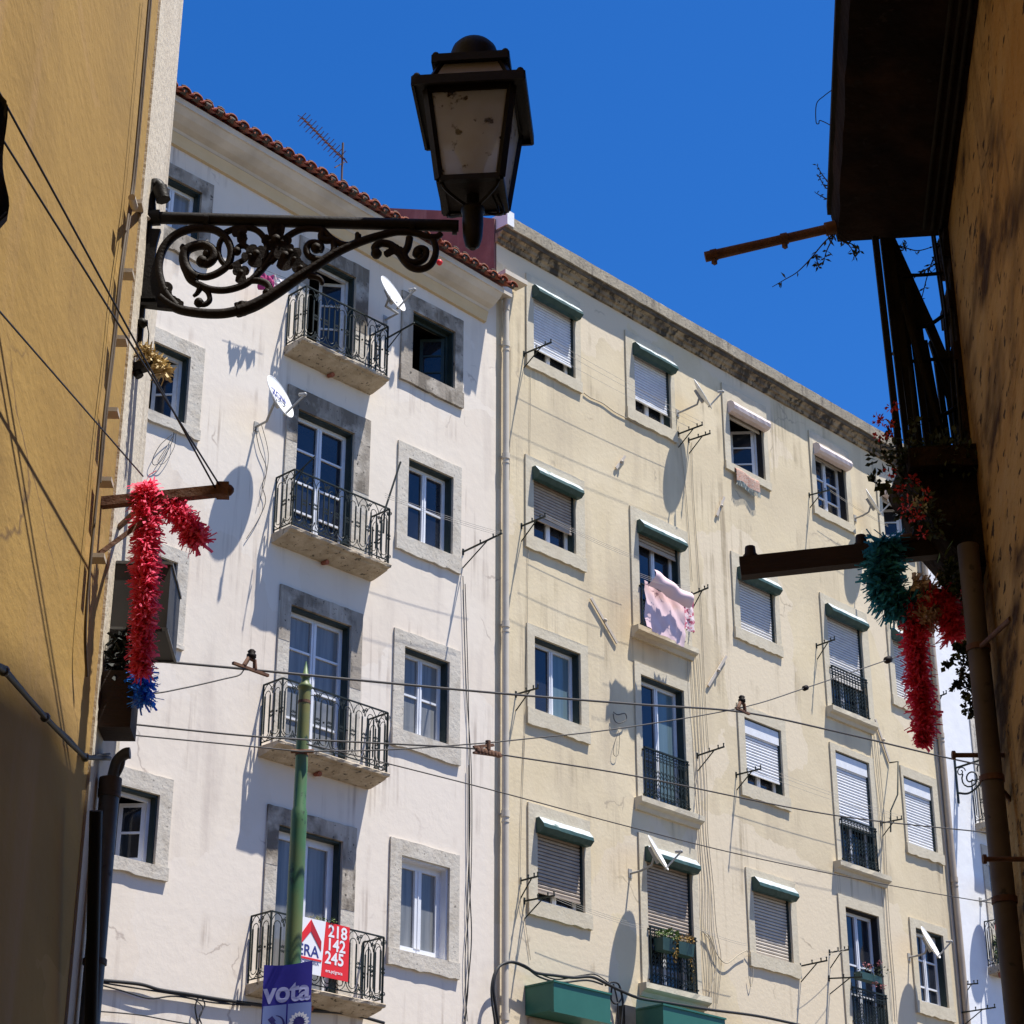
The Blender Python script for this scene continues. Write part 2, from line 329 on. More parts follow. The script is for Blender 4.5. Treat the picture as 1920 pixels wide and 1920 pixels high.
def rough_strip(mb, u0, u1, z0, z1, p0, p1, side, amp=.018, n=14):
    """stone band whose outer edge is slightly broken; side: 'b' bottom, 't' top"""
    top = []; bot = []
    for i in range(n+1):
        u = u0+(u1-u0)*i/n; j = random.uniform(-amp, amp) if 0 < i < n else 0
        top.append((u, z1 + (j if side == 't' else 0))); bot.append((u, z0 + (j if side == 'b' else 0)))
    for i in range(n):
        a, b, c, d_ = bot[i], bot[i+1], top[i+1], top[i]
        mb.hexa([W(a[0],p0,a[1]), W(b[0],p0,b[1]), W(b[0],p1,b[1]), W(a[0],p1,a[1]), W(d_[0],p0,d_[1]), W(c[0],p0,c[1]), W(c[0],p1,c[1]), W(d_[0],p1,d_[1])])

def shutter_mesh(a0, a1, zt, zb, p=-.045, pitch=.052):
    mb = MB(); n = max(2, int((zt-zb)/pitch)); h = (zt-zb)/n
    for i in range(n):
        t = zt - i*h; prof = [(p-.012, t), (p-.001, t-.006), (p+.006, t-h*.45), (p+.001, t-h*.86), (p-.012, t-h*.9)]
        A = [W(a0, q[0], q[1]) for q in prof]; B = [W(a1, q[0], q[1]) for q in prof]
        k = len(prof); mb.add(A+B, [(j, j+1, k+j+1, k+j) for j in range(k-1)])
    back = MB()
    mb.fbox(a0, a1, p-.025, p-.014, zb, zt, m=1)
    mb.fbox(a0-.003, a1+.003, p-.012, p+.012, zb-.03, zb)
    return mb
def awning_box(bld, a0, a1, zt, mats, h=.23, dp=.23, rounded=False):
    e = .035
    if rounded: prof = [(.032,0),(.11,-.005),(.165,-.05),(.195,-.12),(.18,-.185),(.13,-.225),(.032,-.235)]; top = {0,1,2}
    else: prof = [(.032,0),(.10,0),(.185,-.105),(.20,-.165),(.13,-h),(.032,-h)]; top = {0,1}
    mb = MB(); k = len(prof)
    nseg = 14
    def jig(i, q, j): return W(a0-e+(a1-a0+2*e)*i/nseg, q[0]+random.uniform(-.004,.004)*(0<i<nseg), zt+q[1]+random.uniform(-.004,.004)*(0<i<nseg))
    rings = [[jig(i, q, j) for j, q in enumerate(prof)] for i in range(nseg+1)]
    vs = [p_ for r in rings for p_ in r]
    for j in range(k):
        fs = [(i*k+j, i*k+(j+1)%k, (i+1)*k+(j+1)%k, (i+1)*k+j) for i in range(nseg)]
    b = len(mb.v); mb.v += vs
    for j in range(k):
        for i in range(nseg):
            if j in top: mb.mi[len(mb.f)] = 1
            mb.f.append([b+i*k+j, b+i*k+(j+1)%k, b+(i+1)*k+(j+1)%k, b+(i+1)*k+j])
    mb.f.append([b+j for j in range(k)]); mb.f.append([b+nseg*k+j for j in range(k)])
    return mb

def glazing(mb, a0, a1, z0, z1, p=-.13, fw=.055, leaves=2, bars=(.5,), mid=.07, dp=.05, bt=.03):
    mb.fbox(a0, a0+fw, p-dp, p, z0, z1); mb.fbox(a1-fw, a1, p-dp, p, z0, z1)
    mb.fbox(a0+fw, a1-fw, p-dp, p, z1-fw, z1); mb.fbox(a0+fw, a1-fw, p-dp, p, z0, z0+fw*1.3)
    wi = (a1-a0-2*fw)
    for k in range(1, leaves):
        c = a0+fw+wi*k/leaves; mb.fbox(c-mid/2, c+mid/2, p-dp, p+.008, z0+fw*1.3, z1-fw)
        mb.fbox(c-.008, c+.008, p+.008, p+.018, z0+fw*1.3, z1-fw)
    for b in bars:
        zz = z0+(z1-z0)*b
        for k in range(leaves):
            s0 = a0+fw+wi*k/leaves+(mid/2 if k else 0); s1 = a0+fw+wi*(k+1)/leaves-(mid/2 if k < leaves-1 else 0)
            mb.fbox(s0, s1, p-dp+.01, p-.006, zz-bt/2, zz+bt/2)

def window(bld,  TL, BR, oTL, oBR, holes, stone='stone', lintel=None, style='glazed', bars=(.5,), leaves=2, frame='wframe', pane='glass',
           shutter=None, shmat='sh_grey', box=None, lining='dgreen', sill=True, w=None, wo_=None, french=False, fascia=False, fwd=.055, open_leaf='right', zfloor=None, sillp=.05):
    u0, z1 = F(*TL) if TL else (None, None); u1, z0 = F(*BR)
    a0, b1 = F(*oTL) if oTL else (None, None); a1, b0 = F(*oBR)
    if w: u0 = u1-w
    if wo_: a0 = a1-wo_
    if zfloor is not None: b0 = zfloor; z0 = zfloor
    holes.append((u0+.03, u1-.03, (z0+.03) if not french else z0, z1-.03))
    # stone surround
    s = MB(); P = .030
    lt = MB() if (french and lintel) else s
    rough_strip(lt, u0, u1, b1, z1, -.02, P, 't', .006)
    jb = b0 if not french else z0
    s.fbox(u0, a0, -.02, P, jb, b1); s.fbox(a1, u1, -.02, P, jb, b1)
    if not french: rough_strip(s, u0-.01, u1+.01, z0, b0, -.02, P+sillp-.03, 'b', .014)
    # reveals
    dpt = -.27
    s.fbox(a0-.04, a0-.002, dpt, -.02, jb, b1); s.fbox(a1+.002, a1+.04, dpt, -.02, jb, b1)
    s.fbox(a0-.04, a1+.04, dpt, -.02, b1, b1+.04); s.fbox(a0-.04, a1+.04, dpt, -.02, jb-.04, jb)
    # frame (the part) and its sub-parts
    fr = MB(); pn = MB(); lz = b0+.0
    li = .028
    g0, g1, gz0, gz1 = a0+li, a1-li, lz+.004, b1-li
    if style == 'glazed': glazing(fr, g0, g1, gz0, gz1, leaves=leaves, bars=bars, fw=fwd, mid=fwd*1.45); pn = None
    elif style == 'tilted_open' or style == 'open':
        # left leaf folded inside the room, right leaf standing open, dark room behind
        fr.fbox(g0, g0+.045, -.17, -.12, gz0, gz1); fr.fbox(g1-.045, g1, -.17, -.12, gz0, gz1)
        fr.fbox(g0+.045, g1-.045, -.17, -.12, gz1-.045, gz1); fr.fbox(g0+.045, g1-.045, -.17, -.12, gz0, gz0+.05)
        def leaf(hinge, ang, sgn, wd):
            ca, sa = math.cos(R_(ang)), math.sin(R_(ang))
            H = W(hinge, -.15, gz0+.05); ax = (fd*(-sgn*ca) - fn*sa); hgt = gz1-gz0-.10; th = ax.cross(up).normalized()*.035
            def b_(s0, s1, h0, h1, t=1.0, mb=fr): mb.obox(H+ax*s0+up*h0, ax*(s1-s0), th*t, up*(h1-h0))
            b_(0, .05, 0, hgt); b_(wd-.05, wd, 0, hgt); b_(.05, wd-.05, 0, .06); b_(.05, wd-.05, hgt-.05, hgt)
            for b in bars: b_(.05, wd-.05, hgt*b-.014, hgt*b+.014)
            pn.obox(H+ax*.05+up*.05+th*.4, ax*(wd-.1), th*.15, up*(hgt-.1))
        wd = (g1-g0-.09)/2
        leaf(g1-.045, 50 if open_leaf == 'right' else 38, 1, wd); leaf(g0+.045, 78, -1, wd)
        rm = MB()
        for q in ((a0-.3,a1+.3,-1.6,-1.55,jb-.2,b1+.2),): rm.fbox(*q)
        rm.fbox(a0-.34,a0-.30,-1.6,dpt,jb-.2,b1+.2); rm.fbox(a1+.30,a1+.34,-1.6,dpt,jb-.2,b1+.2)
        rm.fbox(a0-.3,a1+.3,-1.6,dpt,b1+.2,b1+.24); rm.fbox(a0-.3,a1+.3,-1.6,dpt,jb-.24,jb-.2)
    win = fr.build('door' if french else 'window', M[frame], bld)
    if pn: pn.build('pane', M[pane if isinstance(pane, str) else pane[0]], win)
    else:
        plist = [pane]*leaves if isinstance(pane, str) else pane
        for k in range(leaves):
            q = MB(); q.fbox(g0+.02+(g1-g0-.04)*k/leaves, g0+.02+(g1-g0-.04)*(k+1)/leaves-.002, -.165, -.160, gz0+.02, gz1-.02); q.build('pane', M[plist[k]], win)
    if style in ('open', 'tilted_open'): rm.build('room', M['interior'], win)
    ln = MB()
    ln.fbox(a0, a0+li, -.20, -.015, lz, b1-li); ln.fbox(a1-li, a1, -.20, -.015, lz, b1-li); ln.fbox(a0, a1, -.20, -.015, b1-li, b1)
    ln.build('frame_lining', M[lining], win)
    s.build('surround', M[stone], win)
    if lt is not s: lt.fbox(u0+.004, a0-.004, P-.01, P+.003, b1-.55, b1); lt.fbox(a1+.004, u1-.004, P-.01, P+.003, b1-.9, b1); lt.build('lintel', M[lintel], win)  # dark strips on the upper jambs, longer at right, paint the shade there
    if shutter:
        zt = b1-.03; zb = zt-(zt-b0-.03)*shutter
        sm_ = shutter_mesh(a0+li+.004, a1-li-.004, zt, zb)
        sm_.build('shutter', [M[shmat], M['gap']], win)
    if fascia:
        q = MB(); hh = (b1-b0)*.12; q.fbox(a0+li, a1-li, -.05, -.012, b1-li-.24, b1-li-.001); q.build('shutter_housing', M['sh_white'], win)
    if box:
        sb = awning_box(bld, a0, a1, b1+.10, None, rounded=(box == 'pink'))
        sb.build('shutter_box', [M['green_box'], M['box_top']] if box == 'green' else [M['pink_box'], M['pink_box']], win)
    return dict(u0=u0, u1=u1, z0=z0, z1=z1, a0=a0, a1=a1, b0=b0, b1=b1, ob=win)

def curl(c, r, turns, a0, dirn, exu, exv, n=10):
    out = []
    for i in range(n+1):
        t = i/n; a = a0+dirn*turns*2*math.pi*t; rr = r*(1-.75*t); out.append(c+exu*(rr*math.cos(a))+exv*(rr*math.sin(a)))
    return out

def balcony(bld, u0, u1, zt, dp=.40, th=.115, h=.86, open_ends=True):
    """stone slab with a wrought iron railing; zt is the slab's upper surface"""
    m = MB(); prof = [(0,-th-.02),(.06,-th-.02),(.20,-th*.92),(dp-.06,-th*.62),(dp-.045,-th*.45),(dp+.02,-th*.40),(dp+.03,-th*.1),(dp+.02,0),(0,0)]
    n = 22; rings = []
    for i in range(n+1):
        u = u0+(u1-u0)*i/n; j = 0 if i in (0, n) else 1
        rings.append([W(u, q[0]+(random.uniform(-.008,.008)*j if 0 < k < 7 else 0), zt+q[1]+(random.uniform(-.008,.006)*j if 0 < k < 6 else 0)) for k, q in enumerate(prof)])
    for i in range(n): m.prism(rings[i], rings[i+1])
    m.f = [f for f in m.f]
    sl = m.build('balcony_slab', M['slab'], bld)
    dr = MB(); dr.tube([W((u0+u1)/2, .02, zt-th-.03), W((u0+u1)/2, .12, zt-th-.05)], .035, 8); dr.build('drain_spout', M['terracotta'], sl)
    r = MB(); i0 = .035
    A, B, Cc, Dd = (u0+i0, 0.0), (u0+i0, dp-.01), (u1-i0, dp-.01), (u1-i0, 0.0)
    for (s0, s1) in ((A, B), (B, Cc), (Cc, Dd)):
        p0 = W(s0[0], s0[1], zt); p1 = W(s1[0], s1[1], zt); L_ = (p1-p0).length; ex = (p1-p0)/L_
        nn = ex.cross(up)
        r.bar(p0+up*h, p1+up*h, .022, .018); r.bar(p0+up*.06, p1+up*.06, .012, .014)
        for q in (p0, p1): r.bar(q+up*.02, q+up*(h+.0), .021, .021, upv=nn)
        ncell = max(2, round(L_/.20)); cw = L_/ncell
        for k in range(ncell):
            c = p0+ex*(cw*(k+.5)); hw = cw*.27
            zl, zh = .17, h-.17
            for sg in (-1, 1):
                r.bar(c+ex*sg*hw+up*zl, c+ex*sg*hw+up*zh, .016, .016, upv=nn)
            # arches joining the pair, above and below
            r.tube([c+ex*(hw*math.cos(a))+up*(zh+hw*1.2*math.sin(a)) for a in [math.pi*i/8 for i in range(9)]], .0065, 4)
            r.tube([c+ex*(hw*math.cos(a))+up*(zl-hw*1.0*math.sin(a)) for a in [math.pi*i/8 for i in range(9)]], .0065, 4)
            r.ball(c+up*(h*.5), .016, 6) if k % 2 else None
            # scrolls between pairs
            e = c+ex*(cw*.5)
            for sg in (-1, 1):
                r.tube(curl(e+ex*sg*.020+up*(h*.52), .020, 1.1, math.pi*(.5), sg, ex, up), .0055, 4)
                r.tube(curl(e+ex*sg*.020+up*(h*.46), .018, 1.1, -math.pi*(.5), -sg, ex, up), .0055, 4)
            if k % 2 == 0:
                for (zc, sg2) in ((h-.075, 1), (.115, -1)):
                    r.tube(curl(e+ex*.022+up*(zc+.018), .026, 1.15, -1.2, 1, ex, up), .006, 4)
                    r.tube(curl(e-ex*.022+up*(zc-.018), .026, 1.15, 1.9, 1, ex, up), .006, 4)
                    r.tube([e+ex*.030+up*(zc-.01), e-ex*.028+up*(zc+.012)], .006, 4)
            for sg in (-1, 1):
                r.tube([c+ex*sg*cw*.02+up*(h-.01), c+ex*sg*cw*.22+up*(h-.035), c+ex*sg*cw*.42+up*(h-.10), c+ex*sg*cw*.49+up*(h-.16)], .0055, 4)
                r.tube([c+ex*sg*cw*.02+up*.065, c+ex*sg*cw*.22+up*.085, c+ex*sg*cw*.42+up*.13, c+ex*sg*cw*.49+up*.19], .0055, 4)
    for u in (u0+i0, (u0+u1)/2, u1-i0): r.tube([W(u, dp-.01, zt+.05), W(u, dp-.01, zt-.015)], .016, 6)
    rl = r.build('railing', M['iron'], sl)
    return sl

def juliet(bld, a0, a1, zb, zt, slab_px=None):
    """cast iron panel closing a french window, with the stone sill below"""
    r = MB(); p = .055; h = zt-zb; wd = a1-a0
    r.fbox(a0-.02, a1+.02, p-.015, p+.02, zt-.025, zt); r.fbox(a0-.02, a1+.02, p-.01, p+.01, zb+.02, zb+.04)
    r.fbox(a0, a1, p-.006, p+.006, zt-.12, zt-.105)
    for a in (a0-.01, a1+.01): r.fbox(a-.01, a+.01, p-.01, p+.01, zb, zt)
    for a, z in ((a0, zt-.05), (a1, zt-.05), (a0, zb+.08), (a1, zb+.08)): r.fbox(a-.05 if a == a0 else a, a if a == a0 else a+.05, .03, p+.01, z-.01, z+.01)
    n = max(6, round(wd/.088)); cw = wd/n
    for k in range(n+1):
        u = a0+cw*k; r.fbox(u-.0055, u+.0055, p-.006, p+.006, zb+.04, zt-.03)
    for k in range(n):
        c = W(a0+cw*(k+.5), p, zb)
        for z0_, sg in ((h*.50, 1), (h*.58, 1), (h*.42, 1), (h*.34, 1)):
            r.tube([c-fd*cw*.5+up*(z0_-.035), c+up*(z0_+.035), c+fd*cw*.5+up*(z0_-.035)], .0068, 4)
        r.tube(curl(c+up*.10-fd*cw*.1, cw*.42, 1.0, 0, 1, fd, up, 8), .007, 4); r.tube(curl(c+up*.17+fd*cw*.1, cw*.34, 1.0, 3, -1, fd, up, 8), .006, 4)
        r.tube(curl(c+up*(h-.16), cw*.36, 1.0, 1.5, 1, fd, up, 8), .006, 4); r.tube(curl(c+up*(h-.07), cw*.30, 1.0, 0, 1, fd, up, 8), .006, 4)
    return r
def stone_ledge(u0, u1, zt, th=.14, dp=.16):
    m = MB(); prof = [(0,-th-.05),(.05,-th-.05),(.08,-th+.01),(dp-.03,-th+.03),(dp,-th+.055),(dp,0),(0,0)]
    n = 12; rings = [[W(u0+(u1-u0)*i/n, q[0]+(random.uniform(-.006,.006) if 0 < i < n and 1 < k < 6 else 0), zt+q[1]) for k, q in enumerate(prof)] for i in range(n+1)]
    for i in range(n): m.prism(rings[i], rings[i+1])
    return m

# ------------------------------------------------------------------ the off-white building with four balconies
UJ = F(928, 1200)[0]                            # joint between the two facades
ULEFT = 9.0
def zp(u): return 17.0 - (u-13.86)*(17.0-16.76)/6.45   # its cornice line falls a little to the right
B1 = thing('apartment_building', 'off-white plastered building with iron balconies and a red clay tile eave', 'building', W((ULEFT+UJ)/2, 0, -1.62))
holes = []; WN = {}
c3w = F(868,765)[0]-F(749,700)[0]
ow = F(846,1000)[0]-F(765,1000)[0]
for k, (BR, oBR, z1, b1, fr_, st_, sty) in {
    'a1': ((388,503), (370,455), (399,349), (373,361), 'wframe', 'stone_dark', 'glazed'),
    'a2': ((370,828), (346,798), (379,654), (354,670), 'wframe_old', 'stone', 'open'),
    'a3': ((340,1221), (320,1207), (355,1039.5), (328,1055), 'wframe_old', 'stone', 'glazed'),
    'a4': ((309.5,1654), (287.6,1623), (323,1463.5), (297,1491.6), 'wframe', 'stone', 'open')}.items():
    u1 = F(*BR)[0]; a1 = F(*oBR)[0]
    # TR corners give the heights; convert to matching TL points by keeping the same height
    zt_, bt_ = F(*z1)[1], F(*b1)[1]
    TLw = W(u1-c3w, 0, zt_); oTLw = W(a1-ow*.92, 0, bt_)
    def topx(P):
        z_ = P.dot(Fv); return (960+FPX*P.dot(Rv)/z_, 960-FPX*P.dot(Uv)/z_)
    WN[k] = window(B1, topx(TLw), BR, topx(oTLw), oBR, holes, stone=st_, style=sty, bars=(.5,), frame=fr_, pane='glass' if k != 'a1' else 'glass_curtain')
for k, TL, BR, oTL, oBR, st_, sty, fr_, pn_, bars in (
    ('c1', (753,544), (865,767), (773,583), (850.6,732), 'stone_dark', 'open', 'dgreen', 'glass', (.33,.66)),
    ('c2', (745.6,825.5), (861,1077.5), (764.6,859), (846,1042.5), 'stone', 'glazed', 'wframe', 'glass', (.5,)),
    ('c3', (738,1177), (859,1437), (757,1212), (838.5,1398), 'stone', 'glazed', 'wframe', 'glass_curtain', (.5,)),
    ('c4', (730.6,1569), (857,1838), (751,1603.6), (838.6,1803), 'stone', 'glazed', 'wframe', 'glass_curtain', ())):
    WN[k] = window(B1, TL, BR, oTL, oBR, holes, stone=st_, style=sty, bars=bars, frame=fr_, pane=pn_, lining='dgreen' if k != 'c4' else 'wframe', fwd=.055 if k != 'c4' else .085)
slabs = [((532,663.6),(693.6,743)), ((508,1015),(695,1093)), ((483,1420.5),(690.5,1479)), ((459,1869),(681,1909))]
BAL = []
for i, (a, b) in enumerate(slabs):
    ua, za = F(*a); ub, zb = F(*b); zt = (za+zb)/2 + .115 + .02
    BAL.append((ua, ub, zt))
for i, (TL, TR, oTL, oTR, st_, fr_, pn_) in enumerate((
    ((562,440),(690.5,509.5),(580,478),(666,521.6),'stone_dark','wframe_old','glass'),
    ((539.5,722),(693.5,789),(557.6,767.6),(663,813),'stone_dark','wframe','glass'),
    ((524.4,1097),(678.5,1151),(544,1133),(657,1175.5),'stone_dark','wframe','glass_curtain'),
    ((501,1510),(667,1552),(521,1548),(641,1577),'stone_dark','wframe','glass_curtain'))):
    ua, ub, zt = BAL[i]; u1 = F(*TR)[0]; a1 = F(*oTR)[0]
    z1 = (F(*TL)[1]+F(*TR)[1])/2; b1 = (F(*oTL)[1]+F(*oTR)[1])/2
    def px(u, z):
        P = W(u, 0, z); z_ = P.dot(Fv); return (960+FPX*P.dot(Rv)/z_, 960-FPX*P.dot(Uv)/z_)
    u0 = F(*TL)[0]; a0 = F(*oTL)[0]
    WN['b%d' % (i+1)] = window(B1, px(u0, z1), px(u1, zt), px(a0, b1), px(a1, zt), holes, stone='stone', lintel=st_ , style='open' if i == 0 else 'glazed',
        bars=(.28,.5,.75) if i < 3 else (), frame=fr_, pane=pn_, french=True, zfloor=zt, open_leaf='left', fwd=.06 if i < 3 else .10)
    balcony(B1, ua, ub, zt)
m = MB(); wall_with_holes(m, ULEFT, UJ, -1.62, 17.3, holes)
m.obox(W(ULEFT,-8,-1.62), fd*.01, fn*8, up*18.9); m.obox(W(ULEFT,-8,-1.62), fd*(UJ-ULEFT), fn*.01, up*18.9)
m.build('wall', M['pink'], B1)
# cornice: ochre band, cove, fascia
ux0, ux1 = ULEFT, 20.14
def cornice_run(prof, name, mat_, u0=ux0, u1=ux1, zf=zp, cap=True, n=24, jit=.0):
    mb = MB(); rings = []
    for i in range(n+1):
        u = u0+(u1-u0)*i/n; rings.append([W(u, q[0]+random.uniform(-jit,jit), zf(u)+q[1]+random.uniform(-jit,jit)) for q in prof])
    for i in range(n): mb.prism(rings[i], rings[i+1])
    # caps between segments are internal; drop them
    per = len(prof)+2; keep = []
    for k, f in enumerate(mb.f):
        i, j = divmod(k, per)
        if j == 0 and i > 0: continue
        if j == 1 and i < n-1: continue
        keep.append(f)
    mb.f = keep
    return mb.build(name, mat_, B1)
cornice_run([(.002,-.04),(.05,-.03),(.075,.06),(.10,.13),(.002,.13)], 'cornice_band', M['ochre_band'])
cornice_run([(.002,.13),(.10,.135),(.125,.17),(.22,.20),(.33,.26),(.41,.33),(.44,.335),(.45,.42),(.002,.42)], 'cornice', M['cornice'])
# clay barrel tiles along the eave and the roof plane behind them
m = MB(); ntile = 46; tw = .212; slope = math.tan(R_(26))
for i in range(ntile):
    u = 20.24 - i*tw; z0_ = zp(min(u,20.3))+.44
    if u < ULEFT: break
    jz, jp, ja = random.uniform(-.012,.012), random.uniform(-.02,.02), random.uniform(-.012,.012)
    for (uc, cover) in ((u, True), (u-tw/2, False)):
        vs = []; nn = 9; rows = 4
        for r_ in range(rows):
            q = r_/(rows-1); pp = .56+jp - q*.55; zz = z0_+jz + (.56-pp)*slope + (.052 if cover else .018)
            rad = .083-.012*q if cover else .078
            for k in range(nn):
                a = math.pi*k/(nn-1); ss = math.sin(a)
                vs.append(W(uc+ja*q+rad*math.cos(a), pp, zz+(rad*ss*.8 if cover else -rad*ss*.6+.03)))
        for r_ in range(rows):
            q = r_/(rows-1)
            for k in range(nn):
                pass
        fs = [(r_*nn+k, r_*nn+k+1, (r_+1)*nn+k+1, (r_+1)*nn+k) for r_ in range(rows-1) for k in range(nn-1)]
        m.add(vs, fs, smooth=True)
        # thickness of the visible tile end
        inner = [v_ + (Vector((0,0,-.017)) if cover else Vector((0,0,.0))) for v_ in vs[:nn]]
        m.add(vs[:nn]+inner, [(k, k+1, nn+k+1, nn+k) for k in range(nn-1)])
        m.add([v_+Vector((0,0,-.017)) for v_ in vs], fs, smooth=True)
rf = m.build('roof', M['tile'], B1, recalc=False)
m = MB()
for i in range(ntile):                           # mortar bedding in the tile mouths
    u = 20.24 - i*tw
    if u < ULEFT: break
    zz = zp(min(u,20.3))+.44
    m.tube([W(u-.05, .50, zz+.06), W(u+.05, .50, zz+.06)], .045, 7)
    m.tube([W(u-.06, .535, zz+.115), W(u, .53, zz+.14), W(u+.06, .535, zz+.115)], .013, 5)
m.build('tile_bedding', M['tile_grey'], rf)
m = MB(); zz = 17.5
m.hexa([W(ULEFT,.30,zz+.05),W(20.2,.30,zz-.12),W(20.2,-4.5,zz+1.75),W(ULEFT,-4.5,zz+1.9), W(ULEFT,.30,zz+.09),W(20.2,.30,zz-.08),W(20.2,-4.5,zz+1.79),W(ULEFT,-4.5,zz+1.94)])
m.build('roof_deck', M['tile'], B1)

# ------------------------------------------------------------------ the cream building, five window columns
UE = F(1772, 1500)[0]; ZC = 18.43
B2 = thing('apartment_building', 'cream building with shuttered windows under a stained grey parapet', 'building', W((UJ+UE)/2, 0, -1.62))
holes2 = []; S = 'stone_cream'
V = {}
def wn(k, *a, **kw): V[k] = window(B2, *a, holes2, **{**dict(stone=S), **kw})
wn('1a', (984.8,512), (1088,739), (998,548), (1077,713), shutter=.80, shmat='sh_white', box='green')
wn('1b', (983,851.5), (1096,1074), (998,888), (1078,1042), shutter=.66, shmat='sh_brown', box='green', bars=())
wn('1c', (986,1168), (1103,1397), (1000,1193), (1088,1362), bars=(), pane=('glass','glass_blue'))
wn('1d', (988,1504), (1107,1745), (1005,1547), (1095,1714), shutter=.86, shmat='sh_brown', box='green', bars=())
wn('2a', (1170,618.5), (1266.5,831.5), (1186,655), (1258,807), shutter=.75, shmat='sh_white', box='green', bars=())
wn('3a', (1351,717.7), (1443,922), (1364,764), (1434,903), shutter=.10, shmat='sh_cream', box='pink', style='open', bars=(.33,.66), lining='interior')
wn('3b', (1368.5,1033), (1465,1234), (1382,1075), (1454.6,1209.6), shutter=.995, shmat='sh_grey', box='green')
wn('3c', (1380,1317.5), (1479.5,1523), (1393,1344), (1469,1495), shutter=.80, shmat='sh_white', fascia=True, bars=())
wn('3d', (1396,1626), (1498.5,1836), (1409,1657), (1486,1807.6), shutter=.995, shmat='sh_cream', box='green')
wn('4a', (1514,807), (1600.5,1002), (1524.6,842), (1590,982), shutter=.06, shmat='sh_cream', box='pink', bars=(.3,.62), lining='interior')
wn('5a', (1639,878), (1716,1050), (1650.5,920), (1706,1030), shutter=.06, shmat='sh_cream', box='pink', style='open', bars=(.33,.66), lining='interior')
wn('5b', (1660,1170), (1733,1347), (1670.5,1189), (1723,1325), shutter=.995, shmat='sh_grey', box='green')
wn('5c', (1685.5,1434.6), (1768,1623), (1691,1454), (1756.7,1601), shutter=.995, shmat='sh_white', fascia=True)
wn('5d', (1702.7,1719.5), (1789,1918), (1714,1739), (1778,1892), bars=(.25,.62), pane='glass')
# french windows with cast iron panels: surround TL, TR ; opening TL, TR ; slab left, right ; top of the iron panel
def fwn(k, TL, TR, oTL, oTR, sl_, sr_, rail, **kw):
    u0, u1, a0, a1 = F(*TL)[0], F(*TR)[0], F(*oTL)[0], F(*oTR)[0]
    z1 = (F(*TL)[1]+F(*TR)[1])/2; b1 = (F(*oTL)[1]+F(*oTR)[1])/2
    ul, zl = F(*sl_); ur, zr = F(*sr_); zt = (zl+zr)/2+.02
    V[k] = window(B2, px(u0, z1), px(u1, zt), px(a0, b1), px(a1, zt), holes2, **{**dict(stone=S), **kw}, french=True, zfloor=zt)
    lg = stone_ledge(ul, ur, zt).build('sill_ledge', M[S], B2)
    zr_ = F(rail[0], rail[1], .05)[1]
    juliet(B2, V[k]['a0']+.02, V[k]['a1']-.02, zt+.01, zr_).build('iron_panel', M['iron'], B2)
    V[k]['zr'] = zr_; V[k]['lz'] = zt; V[k]['ul'] = ul; V[k]['ur'] = ur
fwn('2b', (1179,947), (1287,1000), (1194,985), (1271,1026), (1183,1177.5), (1296,1222), (1199,1092), shutter=.13, shmat='sh_brown', box='green', bars=())
fwn('2c', (1187,1240), (1291,1280), (1199,1266.5), (1279.6,1294), (1189,1496), (1307,1538), (1204,1398), bars=(), pane=('glass','glass_blue'))
fwn('2d', (1195,1561), (1303.5,1594), (1209,1597), (1294,1630), (1196.6,1844), (1320,1878), (1213,1734), shutter=.60, shmat='sh_brown', box='green')
fwn('4b', (1535,1113), (1622,1150), (1546.5,1139.6), (1612,1177.5), (1548,1326), (1634,1363), (1554,1244.6), shutter=.66, shmat='sh_grey', box='green')
fwn('4c', (1554,1400), (1635,1415), (1563.5,1408), (1627,1430), (1562,1617), (1658,1649), (1570,1528.6), shutter=.62, shmat='sh_white', fascia=True)
fwn('4d', (1569,1677.6), (1654,1700), (1582.5,1700.6), (1645,1718), (1592,1925), (1685,1950), (1589,1847), style='glazed', bars=(.3,.55), pane='glass', lining='interior')
m = MB(); wall_with_holes(m, UJ, UE, -1.62, ZC+.05, holes2)
m.obox(W(UE,-8,-1.62), fd*-.01, fn*8, up*20.2); m.obox(W(UJ,-8,-1.62), fd*(UE-UJ), fn*.01, up*20.2)
m.build('wall', M['cream'], B2)
# painted joint strip on the corner
def run2(prof, name, mat_, u0, u1, jit=.006, n=70):
    mb = MB(); rings = []
    for i in range(n+1):
        u = u0+(u1-u0)*i/n; rings.append([W(u, q[0]+random.uniform(-jit,jit)*(q[0] > .02), ZC+q[1]+random.uniform(-jit,jit)) for q in prof])
    for i in range(n): mb.prism(rings[i], rings[i+1])
    per = len(prof)+2; mb.f = [f for k, f in enumerate(mb.f) if not ((k % per == 0 and k >= per) or (k % per == 1 and k//per < n-1))]
    return mb.build(name, mat_, B2)
run2([(.002,-.07),(.045,-.06),(.055,.0),(.10,.02),(.115,.07),(.17,.10),(.002,.10)], 'cornice', M['cornice_dirty'], UJ-.03, UE)
run2([(.002,.10),(.18,.103),(.19,.15),(.21,.165),(.002,.165)], 'drip_edge', M['lip'], UJ-.01, UE, .006)
run2([(.002,.165),(.235,.168),(.24,.38),(.20,.41),(-.25,.45),(-.25,.165)], 'parapet', M['parapet'], UJ+.03, UE, .005)
m = MB(); m.fbox(UJ+.0, UJ+.16, -.24, .25, ZC+.20, ZC+.47); m.build('parapet_end_cap', M['white'], B2)
